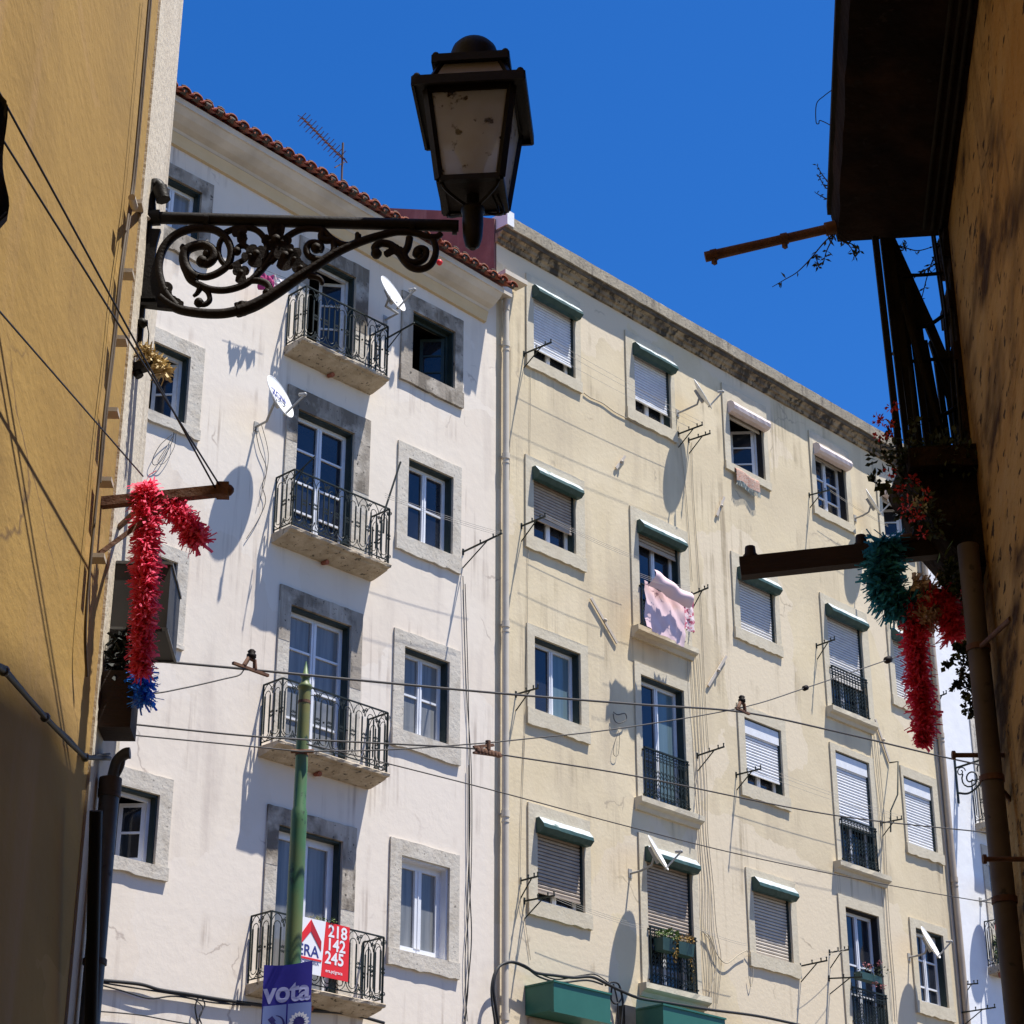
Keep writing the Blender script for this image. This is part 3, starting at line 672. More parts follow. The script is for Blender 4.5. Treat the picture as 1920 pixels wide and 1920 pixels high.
# dark red gable wall above the lower roof
m = MB(); g = [(-.012,14), (-.012,ZC+.40), (-.2,ZC+.50), (-.9,ZC+.95), (-3.3,ZC+2.15), (-8,ZC+2.15), (-8,14)]
m.prism([W(UJ-.04, p, z) for p, z in g], [W(UJ+.01, p, z) for p, z in g]); m.build('gable_wall', M['maroon'], B2)
m = MB(); m.hexa([W(UJ+.03,-.3,ZC+.4),W(UE,-.3,ZC+.4),W(UE,-3.3,ZC+2.1),W(UJ+.03,-3.3,ZC+2.1),W(UJ+.03,-.3,ZC+.3),W(UE,-.3,ZC+.3),W(UE,-3.3,ZC+2.0),W(UJ+.03,-3.3,ZC+2.0)])
m.build('roof', M['tile'], B2)
# drainpipes
def drainpipe(u, ztop, zbot, r, mat_, parent, collars, head=False):
    mb = MB(); mb.tube([W(u, .10, ztop), W(u, .10, zbot)], r, 12)
    for z in collars: mb.tube([W(u, .10, z), W(u, .10, z-.10)], r+.011, 12); mb.tube([W(u,.10,z-.16), W(u,.10,z-.18)], r+.008, 12); mb.fbox(u-.012, u+.012, 0, .08, z-.05, z-.02)
    return mb.build('drainpipe', mat_, parent)
UP = F(948, 1200, .10)[0]
dp_ = drainpipe(UP, 17.15, -1.5, .052, M['pipe'], B2, [F(948,y,.1)[1] for y in (640, 850, 1165, 1520, 1900)])
m = MB(); zt = F(945,545)[1]
m.fbox(UP-.20, UP+.02, .05, .22, 17.30, 17.62); m.fbox(UP-.22, UP+.30, .03, .30, 17.62, 17.70); m.tube([W(UP, .12, 17.32), W(UP, .10, 17.1)], .06, 10)
m.build('rainwater_head', M['pipe'], dp_)
UP2 = F(1775, 1500, .10)[0]
drainpipe(UP2, 18.3, -1.5, .06, M['pipe_brown'], B2, [F(1775,y,.1)[1] for y in (1120, 1380, 1640)])
m = MB(); m.fbox(UE-.20, UE, .002, .035, -1.6, ZC-.08); m.build('corner_strip', M['sh_cream'], B2)

# ------------------------------------------------------------------ the white building beyond
UW = UE+7
B3 = thing('apartment_building', 'narrow view of a white building beyond the cream one', 'building', W((UE+UW)/2, 0, -1.62))
holes3 = []
V3 = []
for (sl_, h_) in (((1829,1556),2.3), ((1853,1826),2.3)):
    ul, zl = F(*sl_); 
    a0, a1 = ul+.35, ul+1.35
    V3.append(window(B3, px(a0-.18, zl+h_+.2), px(a1+.18, zl), px(a0, zl+h_), px(a1, zl), holes3, stone='stone', french=True, zfloor=zl, bars=(.5,), frame='wframe_old', pane='glass'))
    balcony(B3, ul, ul+1.9, zl+.12, dp=.38)
V3.append(window(B3, (1822,1358), (1885,1560), (1834,1385), (1872,1530), holes3, stone='stone', bars=(.5,), frame='wframe_old'))
m = MB(); wall_with_holes(m, UE, UW, -1.62, 17.2, holes3); m.obox(W(UE,-8,-1.62), fd*(UW-UE), fn*.01, up*18.8); m.obox(W(UW,-8,-1.62), fd*.01, fn*8, up*18.8)
m.build('wall', M['white'], B3)

# ------------------------------------------------------------------ the two houses of the alley
B4 = thing('ochre_house', 'sunlit ochre house wall with a pale corner pilaster along the alley', 'house', CL - nL*3 - dL*6 + up*-1.62)
a = CL+up*-1.62; m = MB()
nz = 40
m.hexa([a, a-dL*14, a-dL*14-nL*24, a-nL*24, a+up*14.5, a-dL*14+up*14.5, a-dL*14-nL*24+up*14.5, a-nL*24+up*14.5])
m.build('wall', M['ochre'], B4)
m = MB(); pw = .60
m.obox(a+up*.02+nL*-.1-dL*pw, dL*(pw+.012), nL*.110, up*14.4)
m.build('corner_pilaster', M['pilaster'], B4)
B5 = thing('ochre_house', 'shaded ochre house wall with peeling plaster on the right of the alley', 'house', CR - nR*3 - dR*6 + up*-1.62)
a = CR+up*-1.62; m = MB()
prof_ = [(0,11.5),(1.1,11.4),(2.1,10.95),(3.1,10.25),(5,10.2),(16,10.2)]  # unseen roofline, shaped so its shadow edge falls across the left wall
O_ = [a-dR*16, a]+[a-dR*s_+up*(z_+1.62) for s_, z_ in prof_]
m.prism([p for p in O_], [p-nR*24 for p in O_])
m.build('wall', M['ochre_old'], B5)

# ------------------------------------------------------------------ fittings on the facades
def wires(name, label, pairs, r, m_, cat='wire', group=None, sag=.0, n=10):
    mb = MB()
    for a, b in pairs:
        mb.tube([a.lerp(b, i/n) - up*sag*4*(i/n)*(1-i/n) for i in range(n+1)], r, 4)
    return tag(mb.build(name, m_), label, cat, group)
def line_bracket(wall_px, tip_px, label, extra=True, L=None, drop=.26, back=False):
    """steel clothes line arm: horizontal arm, brace under it and two pegs on top"""
    u, z = F(*wall_px); A = W(u, 0, z)
    if L is None:
        best = min((abs(F(tip_px[0], tip_px[1], p)[0]-u), p) for p in [i*.02 for i in range(4, 60)]); L = best[1]
    B = Fw(tip_px[0], tip_px[1], L)
    t = thing('clothesline_bracket', label, 'clothesline bracket', A, 'clothesline brackets on the facades')
    m = MB(); m.bar(A, B, .022, .022); m.obox(A+fd*-.015-up*.05, fd*.03, fn*.012, up*.1); m.build('arm', M['iron'], t)
    m = MB(); m.bar(A-up*drop+fn*.0, A.lerp(B, .62)-up*.01, .014, .014); m.build('brace', M['iron'], t)
    m = MB()
    for q in (.45, .78, .98): c = A.lerp(B, q); m.tube([c, c+up*.05], .010, 6); m.ball(c+up*.055, .015, 6)
    m.build('pegs', M['iron'], t)
    return A, B
BR_ = {}
for k, a, b, lab in (
    ('1a', (982,663.6), (1034,641.7), 'black clothesline arm in front of the top window next to the drainpipe'),
    ('1b', (977.5,986.5), (1022.7,968), 'black clothesline arm in front of the brown shuttered window beside the drainpipe'),
    ('1c', (967,1302), (1009.6,1290), 'black clothesline arm beside the unshuttered window next to the drainpipe'),
    ('1d', (983,1689.6), (1040,1679), 'lower of the two clothesline arms at the bottom window beside the drainpipe'),
    ('1e', (975.6,1651.6), (1009,1643), 'upper short clothesline arm at the bottom window beside the drainpipe'),
    ('pk', (868,1035), (941,1000), 'long black clothesline arm reaching from the off-white wall to the drainpipe'),
    ('2a', (1271,814), (1317.5,796.5), 'upper clothesline arm just below the dish of the top floor'),
    ('2b', (1291,825.6), (1332,812.5), 'second clothesline arm below the dish of the top floor'),
    ('2c', (1297,1115), (1328,1102), 'clothesline arm at the right edge of the hanging pink sheet'),
    ('2d', (1307,1417), (1358,1400), 'clothesline arm right of the iron panel with the blue-glass french window'),
    ('3c', (1380,1453), (1427,1441.5), 'clothesline arm under the half closed white shutter'),
    ('4b', (1530.5,1211), (1565.5,1199), 'clothesline arm left of the green boxed french window'),
    ('4a', (1517,928.5), (1556,918.7), 'clothesline arm before the three-pane window under a pink shutter box'),
    ('4c', (1651.5,1543.5), (1691.5,1535.6), 'clothesline arm between the two closed white shutters'),
    ('3d', (1500,1811.6), (1551,1801), 'clothesline arm right of the closed cream shutter'),
    ('4d', (1555,1786), (1592,1780.5), 'upper clothesline arm beside the open french window with pink flowers'),
    ('4e', (1554,1834.6), (1617,1832), 'lower clothesline arm beside the open french window with pink flowers'),
    ('5d', (1800,1847), (1834,1844), 'upper clothesline arm on the edge of the white building'),
    ('5e', (1800,1899), (1866.6,1888.8), 'lower clothesline arm on the edge of the white building'),
    ('5b', (1750,1310), (1775,1300), 'small clothesline arm by the beige drainpipe behind the red garland')):
    BR_[k] = line_bracket(a, b, lab)
def lines_between(a, b, label, cols=(.45,.78,.98), sag=.03):
    A0, A1 = BR_[a]; B0, B1 = BR_[b]
    L0, L1 = (A1-A0).length, (B1-B0).length
    wires('clothesline', label, [(A0.lerp(A1, q)+up*.055, B0.lerp(B1, q)+up*.055) for q in cols], .0028, M['wire_pale'], 'clothesline', 'clotheslines strung along the cream facade', sag)
lines_between('1a', '2a', 'clotheslines strung between the two left windows of the top floor')
lines_between('3c', '4c', 'clotheslines strung from the white shuttered window to the arm at the right')
lines_between('3d', '4d', 'short clotheslines between the closed cream shutter and the open french window')
def free_lines(a, b, ps, label, sag=.03, m_='wire_pale'):
    wires('clothesline', label, [(Fw(*a, p)-up*i*.03, Fw(*b, p)-up*i*.03) for i, p in enumerate(ps)], .0028, M[m_], 'clothesline', 'clotheslines strung along the facades', sag)
free_lines((1023,965), (1197,1045), (.25,.38,.5), 'clotheslines running from the brown shutter to the pink sheet')
free_lines((722,925), (940,998), (.42,.6,.75), 'clotheslines running from the second balcony towards the drainpipe')
free_lines((1040,1678), (1206,1735), (.25,.38,.5), 'clotheslines running from the lowest left arm to the balcony with plants')
free_lines((1300,1735), (1400,1770), (.25,.38), 'clotheslines leading right from the balcony with plants')
free_lines((1556,918), (1665,985), (.25,.38), 'clotheslines below the pink shutter boxes at the right end')
free_lines((1295,1100), (1200,1075), (.35,.55,.7), 'clotheslines that carry the pink sheet')
# balcony clothesline arms of the off-white building
def balcony_arm(a, b, p0, p1, label, r=.02):
    m = MB(); A = Fw(*a, p0); B = Fw(*b, p1); m.bar(A, B, r, r); m.ball(B, r*.9, 6); m.bar(A-up*.22, A.lerp(B, .6), .012, .012)
    return tag(m.build('clothesline_bracket', M['iron']), label, 'clothesline bracket', 'clothesline brackets on the facades')
balcony_arm((722,636), (776,606), .36, .95, 'black arm sticking out from the right end of the top balcony')
balcony_arm((545,900), (590,856), .40, .75, 'thin arm rising over the left corner of the second balcony', .014)
m = MB(); m.bar(Fw(719,1000,.4), Fw(721,955,.42), .022, .022); m.bar(Fw(721,958,.42), Fw(751,866,.50), .024, .024)
tag(m.build('pole', M['iron']), 'dark pole leaning out of the right corner of the second balcony', 'pole')

# satellite dishes
def dish(wall_px, c_px, diam, p, label, az=113, el=24, text=None, arm_mat='dish_arm', pole=None):
    c = Fw(c_px[0], c_px[1], p); n_ = Vector((math.sin(R_(az))*math.cos(R_(el)), math.cos(R_(az))*math.cos(R_(el)), math.sin(R_(el))))
    sd = n_.cross(up).normalized(); uv = sd.cross(n_).normalized()
    if uv.z < 0: uv = -uv
    A = Fw(wall_px[0], wall_px[1], 0)
    t = thing('satellite_dish', label, 'satellite dish', A, 'satellite dishes on the facades')
    m = MB(); R = diam/2; rings = 7; ns = 36; vs = []; fs = []
    for i in range(rings):
        r = R*i/(rings-1) if i else .0
        for j in range(ns):
            a = 2*math.pi*j/ns; vs.append(c + sd*(r*.93*math.cos(a)) + uv*(r*math.sin(a)) + n_*(.17*r*r/R - .17*R*.5))
    for i in range(rings-1):
        for j in range(ns): fs.append((i*ns+j, i*ns+(j+1)%ns, (i+1)*ns+(j+1)%ns, (i+1)*ns+j))
    m.add(vs, fs, smooth=True); m.add([v-n_*.012 for v in vs], fs, smooth=True)
    rim = [vs[(rings-1)*ns+j] for j in range(ns)]; m.tube([r_-n_*.005 for r_ in rim], .008, 6, closed=True)
    m.build('reflector', M['dish'], t, recalc=False)
    m = MB(); low = c-uv*R*.95-n_*.02; lnb = c+n_*R*1.15-uv*R*.55
    m.bar(low, lnb, .022, .022); m.tube([lnb-n_*.01, lnb-n_*.09+uv*.045], .024, 8); m.ball(lnb-n_*.01, .03, 8)
    m.build('feed_arm', M[arm_mat], t)
    m = MB(); bk = c-n_*.06; knee = A+fn*(p*.55)+up*(.0)
    m.tube([A, A+fn*(p*.45), bk-n_*.10-uv*.12, bk-uv*.02], .018, 8)
    m.obox(A-fd*.04-up*.07, fd*.08, fn*.012, up*.14); m.bar(bk-uv*.14, bk+uv*.14, .05, .05)
    for s_ in (-1, 1): m.bar(bk-uv*.1, c+sd*s_*R*.35-uv*R*.3, .014, .014)
    m.build('mount', M[arm_mat], t)
    if text:
        emit_text(text, c+n_*.006+uv*R*.05, -sd, uv, R*.5, M['sign_blue'], t, 'lettering', normal=n_, bold=.03)
    return t
def text_mesh(txt, size, bold=.0, shear=0):
    cu = bpy.data.curves.new('lettering', 'FONT'); cu.body = txt; cu.size = size; cu.offset = bold*size; cu.align_x = 'CENTER'; cu.align_y = 'CENTER'; cu.shear = shear
    ob = bpy.data.objects.new('lettering', cu); C.objects.link(ob); bpy.context.view_layer.update()
    dg = bpy.context.evaluated_depsgraph_get(); me = ob.evaluated_get(dg).to_mesh()
    vs = [v.co.copy() for v in me.vertices]; fs = [tuple(p.vertices) for p in me.polygons]
    ob.evaluated_get(dg).to_mesh_clear(); bpy.data.objects.remove(ob, do_unlink=True); bpy.data.curves.remove(cu)
    return vs, fs
def emit_text(txt, c, ex, ey, size, mat_, parent, name, normal=None, bold=.0, sx=1.0, center=True, wave=None):
    vs, fs = text_mesh(txt, size, bold); nn = normal if normal is not None else ex.cross(ey)
    mb = MB(); P = [c + ex*(v.x*sx) + ey*v.y + nn*(.0015 + (wave(v.x*sx) if wave else 0)) for v in vs]; mb.add(P, fs)
    return mb.build(name, mat_, parent, recalc=False)
dish((480,800), (523,745), .66, .50, 'white dish with dark lettering left of the second balcony', text='ZON', az=114, el=20)
dish((722,600), (735,552), .62, .62, 'white dish high up between the top balcony and the open window', az=118, el=22)
dish((1270,775), (1316,740), .60, .45, 'thin white dish seen edge-on beside the top floor windows', az=108, el=26)
dish((1181,1638), (1232,1600), .60, .48, 'thin white dish in front of the shutter above the plant boxes', az=107, el=26)
dish((1603,972), (1637,943), .60, .40, 'white dish at the far right end of the cream facade below the parapet', az=112, el=24)
dish((1704,1795), (1743,1768), .62, .42, 'white dish in front of the lowest window at the right end', az=116, el=24)
dish((1838,1690), (1872,1662), .62, .42, 'white dish on the white building beside the shaded pipe', az=116, el=24)

# laundry, rug, towels
def cloth(name, label, cat, pts_top, drop, mat_, p, n=16, rows=10, wave=.03, grp=None, hem=0, thick=.004):
    """cloth hung over a line given by two photo points"""
    A, B = Fw(*pts_top[0], p), Fw(*pts_top[1], p); m = MB(); vs = []
    ph = random.uniform(0, 6)
    for i in range(rows+1):
        for j in range(n+1):
            q = j/n; t = i/rows
            x = A.lerp(B, q) - up*(drop*t) + fn*(wave*math.sin(q*11+ph)*(.3+t) + .012*math.sin(q*31+t*5) + .010*math.sin(q*17-t*13+ph) + .007*math.sin(q*43+t*21)) + fd*(.02*math.sin(t*7+q*3))*t
            x -= up*(.05*math.sin(math.pi*q))*(1-t)
            x += up*hem*math.sin(q*4)*t
            vs.append(x)
    fs = [(i*(n+1)+j, i*(n+1)+j+1, (i+1)*(n+1)+j+1, (i+1)*(n+1)+j) for i in range(rows) for j in range(n)]
    m.add(vs, fs, smooth=True); m.add([v-fn*thick for v in vs], fs, smooth=True)
    return tag(m.build(name, mat_, recalc=False), label, cat, grp)
cloth('bedsheet', 'large pale pink sheet hanging before the second french window', 'bedsheet', ((1207,1088),(1282,1128)), .80, M['sheet'], .50, wave=.02)
# rolled upper part of the laundry
m = MB(); A0, B0 = Fw(1216,1092,.62), Fw(1294,1132,.62); vs = []; n = 18; rows = 12
for i in range(rows+1):
    t = i/rows; ang = math.pi*(.15+.85*t)
    for j in range(n+1):
        q = j/n; base = A0.lerp(B0, q)+up*.0
        vs.append(base + up*(.17-.24*t+.03*math.sin(q*5+1)+.05*(1-q)*(1-t)) + fn*(.10*math.sin(ang)+.015*math.sin(q*15+t*4)) + fd*(.10*(1-t)*(1-q)))
fs = [(i*(n+1)+j, i*(n+1)+j+1, (i+1)*(n+1)+j+1, (i+1)*(n+1)+j) for i in range(rows) for j in range(n)]
m.add(vs, fs, smooth=True); m.add([v-fn*.006 for v in vs], fs, smooth=True)
tag(m.build('pillowcase', M['sheet'], recalc=False), 'pink bedding folded over the clothesline above the pink sheet', 'bedding')
cloth('towel', 'white towel printed with pink flowers beside the pink sheet', 'towel', ((1277,1112),(1300,1122)), .62, M['sheet_print'], .45, n=8, wave=.02)
# rag rug over the top floor sill
t = thing('rug', 'small woven rag rug with pale fringe hanging over a top floor sill', 'rug', Fw(1402,900,.05))
m = MB(); A0, B0 = Fw(1378,873,.06), Fw(1421,897,.06); vs = []
for i in range(9):
    for j in range(13):
        q = j/12; tt = i/8; vs.append(A0.lerp(B0, q)-up*(.30*tt-.02*math.sin(q*6))+fn*(.03+.02*math.sin(q*9)*tt-(.12*(1-tt*6) if tt < .16 else 0)))
fs = [(i*13+j, i*13+j+1, (i+1)*13+j+1, (i+1)*13+j) for i in range(8) for j in range(12)]
m.add(vs, fs, smooth=True); m.add([v-fn*.012 for v in vs], fs, smooth=True); m.build('weave', M['rug'], t, recalc=False)
fr = MB(); base = vs[-13:]
for k in range(26):
    q = k/25*12; j = min(int(q), 11); b_ = base[j].lerp(base[j+1], q-j); fr.tube([b_, b_-up*.05+fd*random.uniform(-.008,.008), b_-up*random.uniform(.09,.13)+fd*random.uniform(-.02,.02)], .0075, 4)
fr.build('fringe', M['fringe'], t)
# small laundry left of the top balcony
m = MB()
A0, B0 = Fw(486,503,.35), Fw(548,530,.35)
cloth('shirt', 'magenta shirt drying left of the top balcony', 'shirt', ((489,506),(513,515)), .30, M['magenta'], .35, n=10, wave=.03)
cloth('shirt', 'small white and pink shirt drying next to the top balcony', 'shirt', ((514,513),(538,522)), .24, M['cloth_white'], .35, n=10, wave=.03)
wires('clothesline', 'clothesline running left from the top balcony with shirts on it', [(Fw(478,499,.35), Fw(552,528,.35))], .003, M['wire'], 'clothesline')

# ------------------------------------------------------------------ small plants on windows
def leaf_quad(mb, c, dirv, L, wd, nrm=None):
    dirv = dirv.normalized(); s_ = dirv.cross(nrm or Vector((random.uniform(-1,1),random.uniform(-1,1),random.uniform(-1,1)))); 
    if s_.length < 1e-4: s_ = dirv.orthogonal()
    s_.normalize(); mid = c+dirv*L*.5+s_.cross(dirv)*L*.08
    mb.add([c, mid+s_*wd*.5, c+dirv*L, mid-s_*wd*.5], [(0,1,2,3)])
def rv(): return Vector((random.gauss(0,1),random.gauss(0,1),random.gauss(0,1))).normalized()
def bush(mb, c, rad, n, L, droop=0, squash=1):
    for _ in range(n):
        d_ = rv(); q = c+Vector((d_.x*rad[0], d_.y*rad[1], d_.z*rad[2]))*random.random()**.4
        leaf_quad(mb, q, (d_+rv()*.7-up*droop), L*random.uniform(.6,1.2), L*.5)
t = thing('plant_box', 'dark planter with yellow-green and orange trailing leaves on an iron panel', 'planter', Fw(1265,1790,.2))
m = MB()
for (x0, x1) in ((1238,1264), (1268,1298)):
    a0, z_ = F(x0,1778+(x0-1238)*.25,.2); a1, _ = F(x1,1778+(x1-1238)*.25,.2); m.hexa([W(a0+.02,.08,z_-.02),W(a1-.02,.08,z_-.02),W(a1-.02,.24,z_-.02),W(a0+.02,.24,z_-.02),W(a0,.07,z_+.17),W(a1,.07,z_+.17),W(a1,.26,z_+.17),W(a0,.26,z_+.17)])
m.build('box', M['green_box'], t)
m = MB(); bush(m, Fw(1252,1753,.18), (.20,.10,.07), 190, .055); m.build('foliage', M['leaf'], t)
m = MB(); bush(m, Fw(1284,1762,.18), (.16,.09,.06), 120, .05); bush(m, Fw(1266,1780,.25), (.04,.04,.2), 70, .045, 1); bush(m, Fw(1296,1800,.15), (.03,.04,.35), 50, .04, 1); m.build('dry_foliage', M['leaf_dry'], t)
t = thing('plant_box', 'green planter with pink geraniums on the lowest iron panel at the right', 'planter', Fw(1630,1830,.2))
m = MB(); a0, z_ = F(1612,1832,.2); a1 = F(1652,1840,.2)[0]; m.fbox(a0, a1, .08, .22, z_-.02, z_+.10); m.build('box', M['green_box'], t)
m = MB(); bush(m, Fw(1637,1822,.18), (.28,.10,.10), 120, .05); m.build('foliage', M['leaf_dark'], t)
for q in ((1624,1808),(1650,1806),(1655,1850),(1640,1845),(1630,1812)): m = MB(); bush(m, Fw(*q,.2), (.05,.05,.04), 26, .03); m.build('flower', M['petal_pink'], t)
t = thing('flower_pot', 'pots of white and yellow flowers behind the red and white sign', 'flowers', Fw(600,1728,.3))
m = MB(); bush(m, Fw(603,1727,.36), (.19,.05,.035), 120, .035); m.build('foliage', M['leaf'], t)
m = MB(); bush(m, Fw(588,1722,.36), (.09,.04,.025), 50, .03); m.build('flowers', M['petal_white'], t)
t = thing('potted_plant', 'leafy pot plants crowding the lower balcony of the white building', 'plant', Fw(1880,1800,.2))
m = MB(); bush(m, Fw(1885,1780,.2), (.22,.12,.35), 260, .09, -.3); m.build('foliage', M['leaf'], t)
m = MB(); c = Fw(1880,1832,.2); m.lathe(c, up, [(.07,0),(.10,.16),(.11,.16),(.11,.2)], 12); m.build('pot', M['terracotta'], t)
m = MB(); c = Fw(1871,1735,.36); m.lathe(c, up, [(.02,-.12),(.05,-.09),(.06,-.02),(.045,.05),(.015,.1)], 10)
tag(m.build('lantern', M['sign_red']), 'small red lantern hanging over the lower balcony of the white building', 'lantern')

# ------------------------------------------------------------------ signs
t = thing('estate_agent_sign', 'white and red board with a phone number tied to the lowest balcony', 'sign', Fw(610,1840,.44))
pS = .455; us = F(545,1726,pS)[0]; ue = F(656,1737.6,pS)[0]; um = F(611,1732,pS)[0]; um2 = F(601,1836,pS)[0]
zt_ = F(656,1739,pS)[1]; zb_ = F(652,1841,pS)[1]
def quadp(mb, pts, p): mb.prism([W(u,p,z) for u,z in pts], [W(u,p-.012,z) for u,z in pts])
zs_t = F(611,1731,pS)[1]
m = MB(); quadp(m, [(us,zt_+.0),(um,zt_),(um2,zb_),(us,zb_)], pS); m.build('panel', M['sign_white'], t)
m = MB(); quadp(m, [(um+.002,zt_),(ue,zt_),(ue,zb_),(um2+.002,zb_)], pS); m.build('red_panel', M['sign_red'], t)
Hs = zt_-zb_
# roof shaped mark
uc = F(582,1760,pS)[0]; wv = .36
zr0 = zb_+Hs*.62
m = MB(); quadp(m, [(uc-wv*.52,zr0),(uc,zr0+.25),(uc,zr0+.10),(uc-wv*.52,zr0-.12)], pS+.006); m.build('roof_mark', M['sign_red'], t)
m = MB(); quadp(m, [(uc,zr0+.25),(uc+wv*.5,zr0),(uc+wv*.5,zr0-.12),(uc,zr0+.10)], pS+.006); m.build('roof_mark', M['sign_darkred'], t)
def sign_text(txt, u, z, size, mat_, bold=.0, sx=1): emit_text(txt, W(u, pS+.0015, z), fd, up, size, mat_, t, 'lettering', normal=fn, bold=bold, sx=sx)
sign_text('ERA', uc-.03, zb_+Hs*.40, .20, M['sign_blue'], .012, 1.0)
m = MB(); quadp(m, [(uc-.2,zb_+Hs*.285),(um2-.0,zb_+Hs*.285),(um2-.0,zb_+Hs*.25),(uc-.2,zb_+Hs*.25)], pS+.006); m.build('red_line', M['sign_red'], t)
sign_text('IMOBILIARIA', uc-.02, zb_+Hs*.20, .062, M['sign_blue'], .01, 1.0)
uu = (um+ue)/2-.0
for i, s_ in enumerate(('218','142','245')): sign_text(s_, uu-.02*i+.0, zt_-Hs*(.16+.245*i), .215, M['sign_white'], .022, 1.0)
sign_text('era.pt/graca', uu-.04, zb_+Hs*.12, .06, M['sign_white'], .01, 1)
# tram pole and flag
pc = Yw(553, 1700, 19.0); top = Yw(566, 1335, 19.0)
px_, py_ = pc.x, 19.0
t = thing('tram_pole', 'green tapered tram pole with a pointed finial in front of the off-white building', 'pole', (px_, py_, -1.62))
zt_p = Yw(566,1250,19).z
def rz(ypx, wpx): 
    P = Yw(560, ypx, 19.0); return P.z, wpx/FPX*P.dot(Fv)/2
prof = [(.11, -1.62)]
for ypx, wpx in ((1920,33),(1700,31),(1540,30),(1522,30),(1514,24),(1400,23.5),(1300,22.5),(1293,22.5),(1291,27),(1286,27),(1281,17),(1272,13),(1270,19),(1266,19),(1264,11),(1240,2)):
    z_, r_ = rz(ypx, wpx); prof.append((r_, z_))
m = MB(); m.lathe((px_, py_, 0), up, prof, 20); m.build('shaft', M['pole'], t)
m = MB(); z_, r_ = rz(1412, 26); m.lathe((px_, py_, z_-.03), up, [(r_,0),(r_,.05)], 16); z_, r_ = rz(1316, 24); m.lathe((px_, py_, z_-.02), up, [(r_,0),(r_,.03)], 16)
m.tube([Vector((px_-.1,py_-.05,rz(1412,1)[0])), Vector((px_+.12,py_-.06,rz(1412,1)[0]))], .02, 6); m.build('wire_clamp', M['rust'], t)
YF = 18.85
t = thing('campaign_flag', 'violet blue flag printed vota with two emblems on the green pole', 'flag', Yw(540,1920,YF))
TLf, TRf = Yw(495,1809,YF), Yw(586.5,1801,YF); Wf = (TRf-TLf).length; ex = (TRf-TLf)/Wf; ey = Vector((0,0,1)); Hf = 1.15
wavef = lambda x: .010*math.sin(x*11)
m = MB(); vs = []; n = 16; rows = 14
for i in range(rows+1):
    for j in range(n+1):
        q = j/n; tt = i/rows; vs.append(TLf+ex*Wf*q-ey*Hf*tt+Vector((0,-1,0))*(wavef((q-.5)*Wf)+.02*math.sin(tt*5+q*3)*.0)+ey*(-.02*math.sin(q*3.14)*(1-tt)))
fs = [(i*(n+1)+j, i*(n+1)+j+1, (i+1)*(n+1)+j+1, (i+1)*(n+1)+j) for i in range(rows) for j in range(n)]
m.add(vs, fs, smooth=True); m.add([v+Vector((0,.003,0)) for v in vs], fs, smooth=True); m.build('cloth', M['flag'], t, recalc=False)
fc = TLf+ex*Wf*.5; nf = Vector((0,-1,0))
emit_text('vota', fc-ey*.27-ex*.0, ex, ey, .27, M['flag_pale'], t, 'lettering', normal=nf, bold=.03, sx=.90, wave=wavef)
def fpoly(pts, mat_, name, lift=.004):
    mb = MB(); P = [fc+ex*x+ey*y+nf*(lift+wavef(x)) for x, y in pts]; mb.add(P, [tuple(range(len(P)))]); return mb.build(name, mat_, t, recalc=False)
def fgrid(x0, x1, y0, y1, mat_, name, lift):
    mb = MB(); k = 8
    for i in range(k):
        a, b = x0+(x1-x0)*i/k, x0+(x1-x0)*(i+1)/k
        mb.add([fc+ex*a+ey*y0+nf*(lift+wavef(a)), fc+ex*b+ey*y0+nf*(lift+wavef(b)), fc+ex*b+ey*y1+nf*(lift+wavef(b)), fc+ex*a+ey*y1+nf*(lift+wavef(a))], [(0,1,2,3)])
    return mb.build(name, mat_, t, recalc=False)
fgrid(-.215, .0, -.76, -.38, M['flag_box'], 'emblem_field', .004); fgrid(.015, .23, -.76, -.38, M['flag_box'], 'emblem_field', .004)
def arc(cx, cy, r, a0, a1, w0, w1, n=14):
    o, i_ = [], []
    for k in range(n+1):
        t_ = k/n; a = R_(a0+(a1-a0)*t_); w_ = w0+(w1-w0)*t_; o.append((cx+(r+w_)*math.cos(a), cy+(r+w_)*math.sin(a))); i_.append((cx+(r-w_)*math.cos(a), cy+(r-w_)*math.sin(a)))
    return o, i_
mb = MB(); o, i_ = arc(-.10, -.56, .085, -110, 85, .020, .003)
for k in range(len(o)-1):
    q = [o[k], o[k+1], i_[k+1], i_[k]]; mb.add([fc+ex*x+ey*y+nf*(.008+wavef(x)) for x, y in q], [(0,1,2,3)])
for q in ([(-.135,-.66),(-.115,-.675),(-.165,-.72),(-.185,-.705)], [(-.165,-.505),(-.125,-.475),(-.09,-.52),(-.13,-.55)], [(-.135,-.525),(-.115,-.51),(-.02,-.65),(-.04,-.665)]):
    mb.add([fc+ex*x+ey*y+nf*(.010+wavef(x)) for x, y in q], [(0,1,2,3)])
mb.build('emblem', M['flag_dark'], t, recalc=False)
mb = MB(); cx, cy = .1225, -.555
for k in range(16):
    a = 2*math.pi*k/16; d0 = Vector((math.cos(a), math.sin(a))); pn_ = Vector((-d0.y, d0.x))
    q = [d0*.045, d0*.075+pn_*.017, d0*.098, d0*.075-pn_*.017]; q = [(cx+v.x, cy+v.y) for v in q]
    mb.add([fc+ex*x+ey*y+nf*(.008+wavef(x)) for x, y in q], [(0,1,2,3)])
mb.build('flower_petals', M['sign_white'], t, recalc=False)
mb = MB(); q = [(cx+.05*math.cos(2*math.pi*k/20), cy+.05*math.sin(2*math.pi*k/20)) for k in range(20)]
mb.add([fc+ex*x+ey*y+nf*(.011+wavef(x)) for x, y in q], [tuple(range(20))]); mb.build('flower_disc', M['flag_dark'], t, recalc=False)

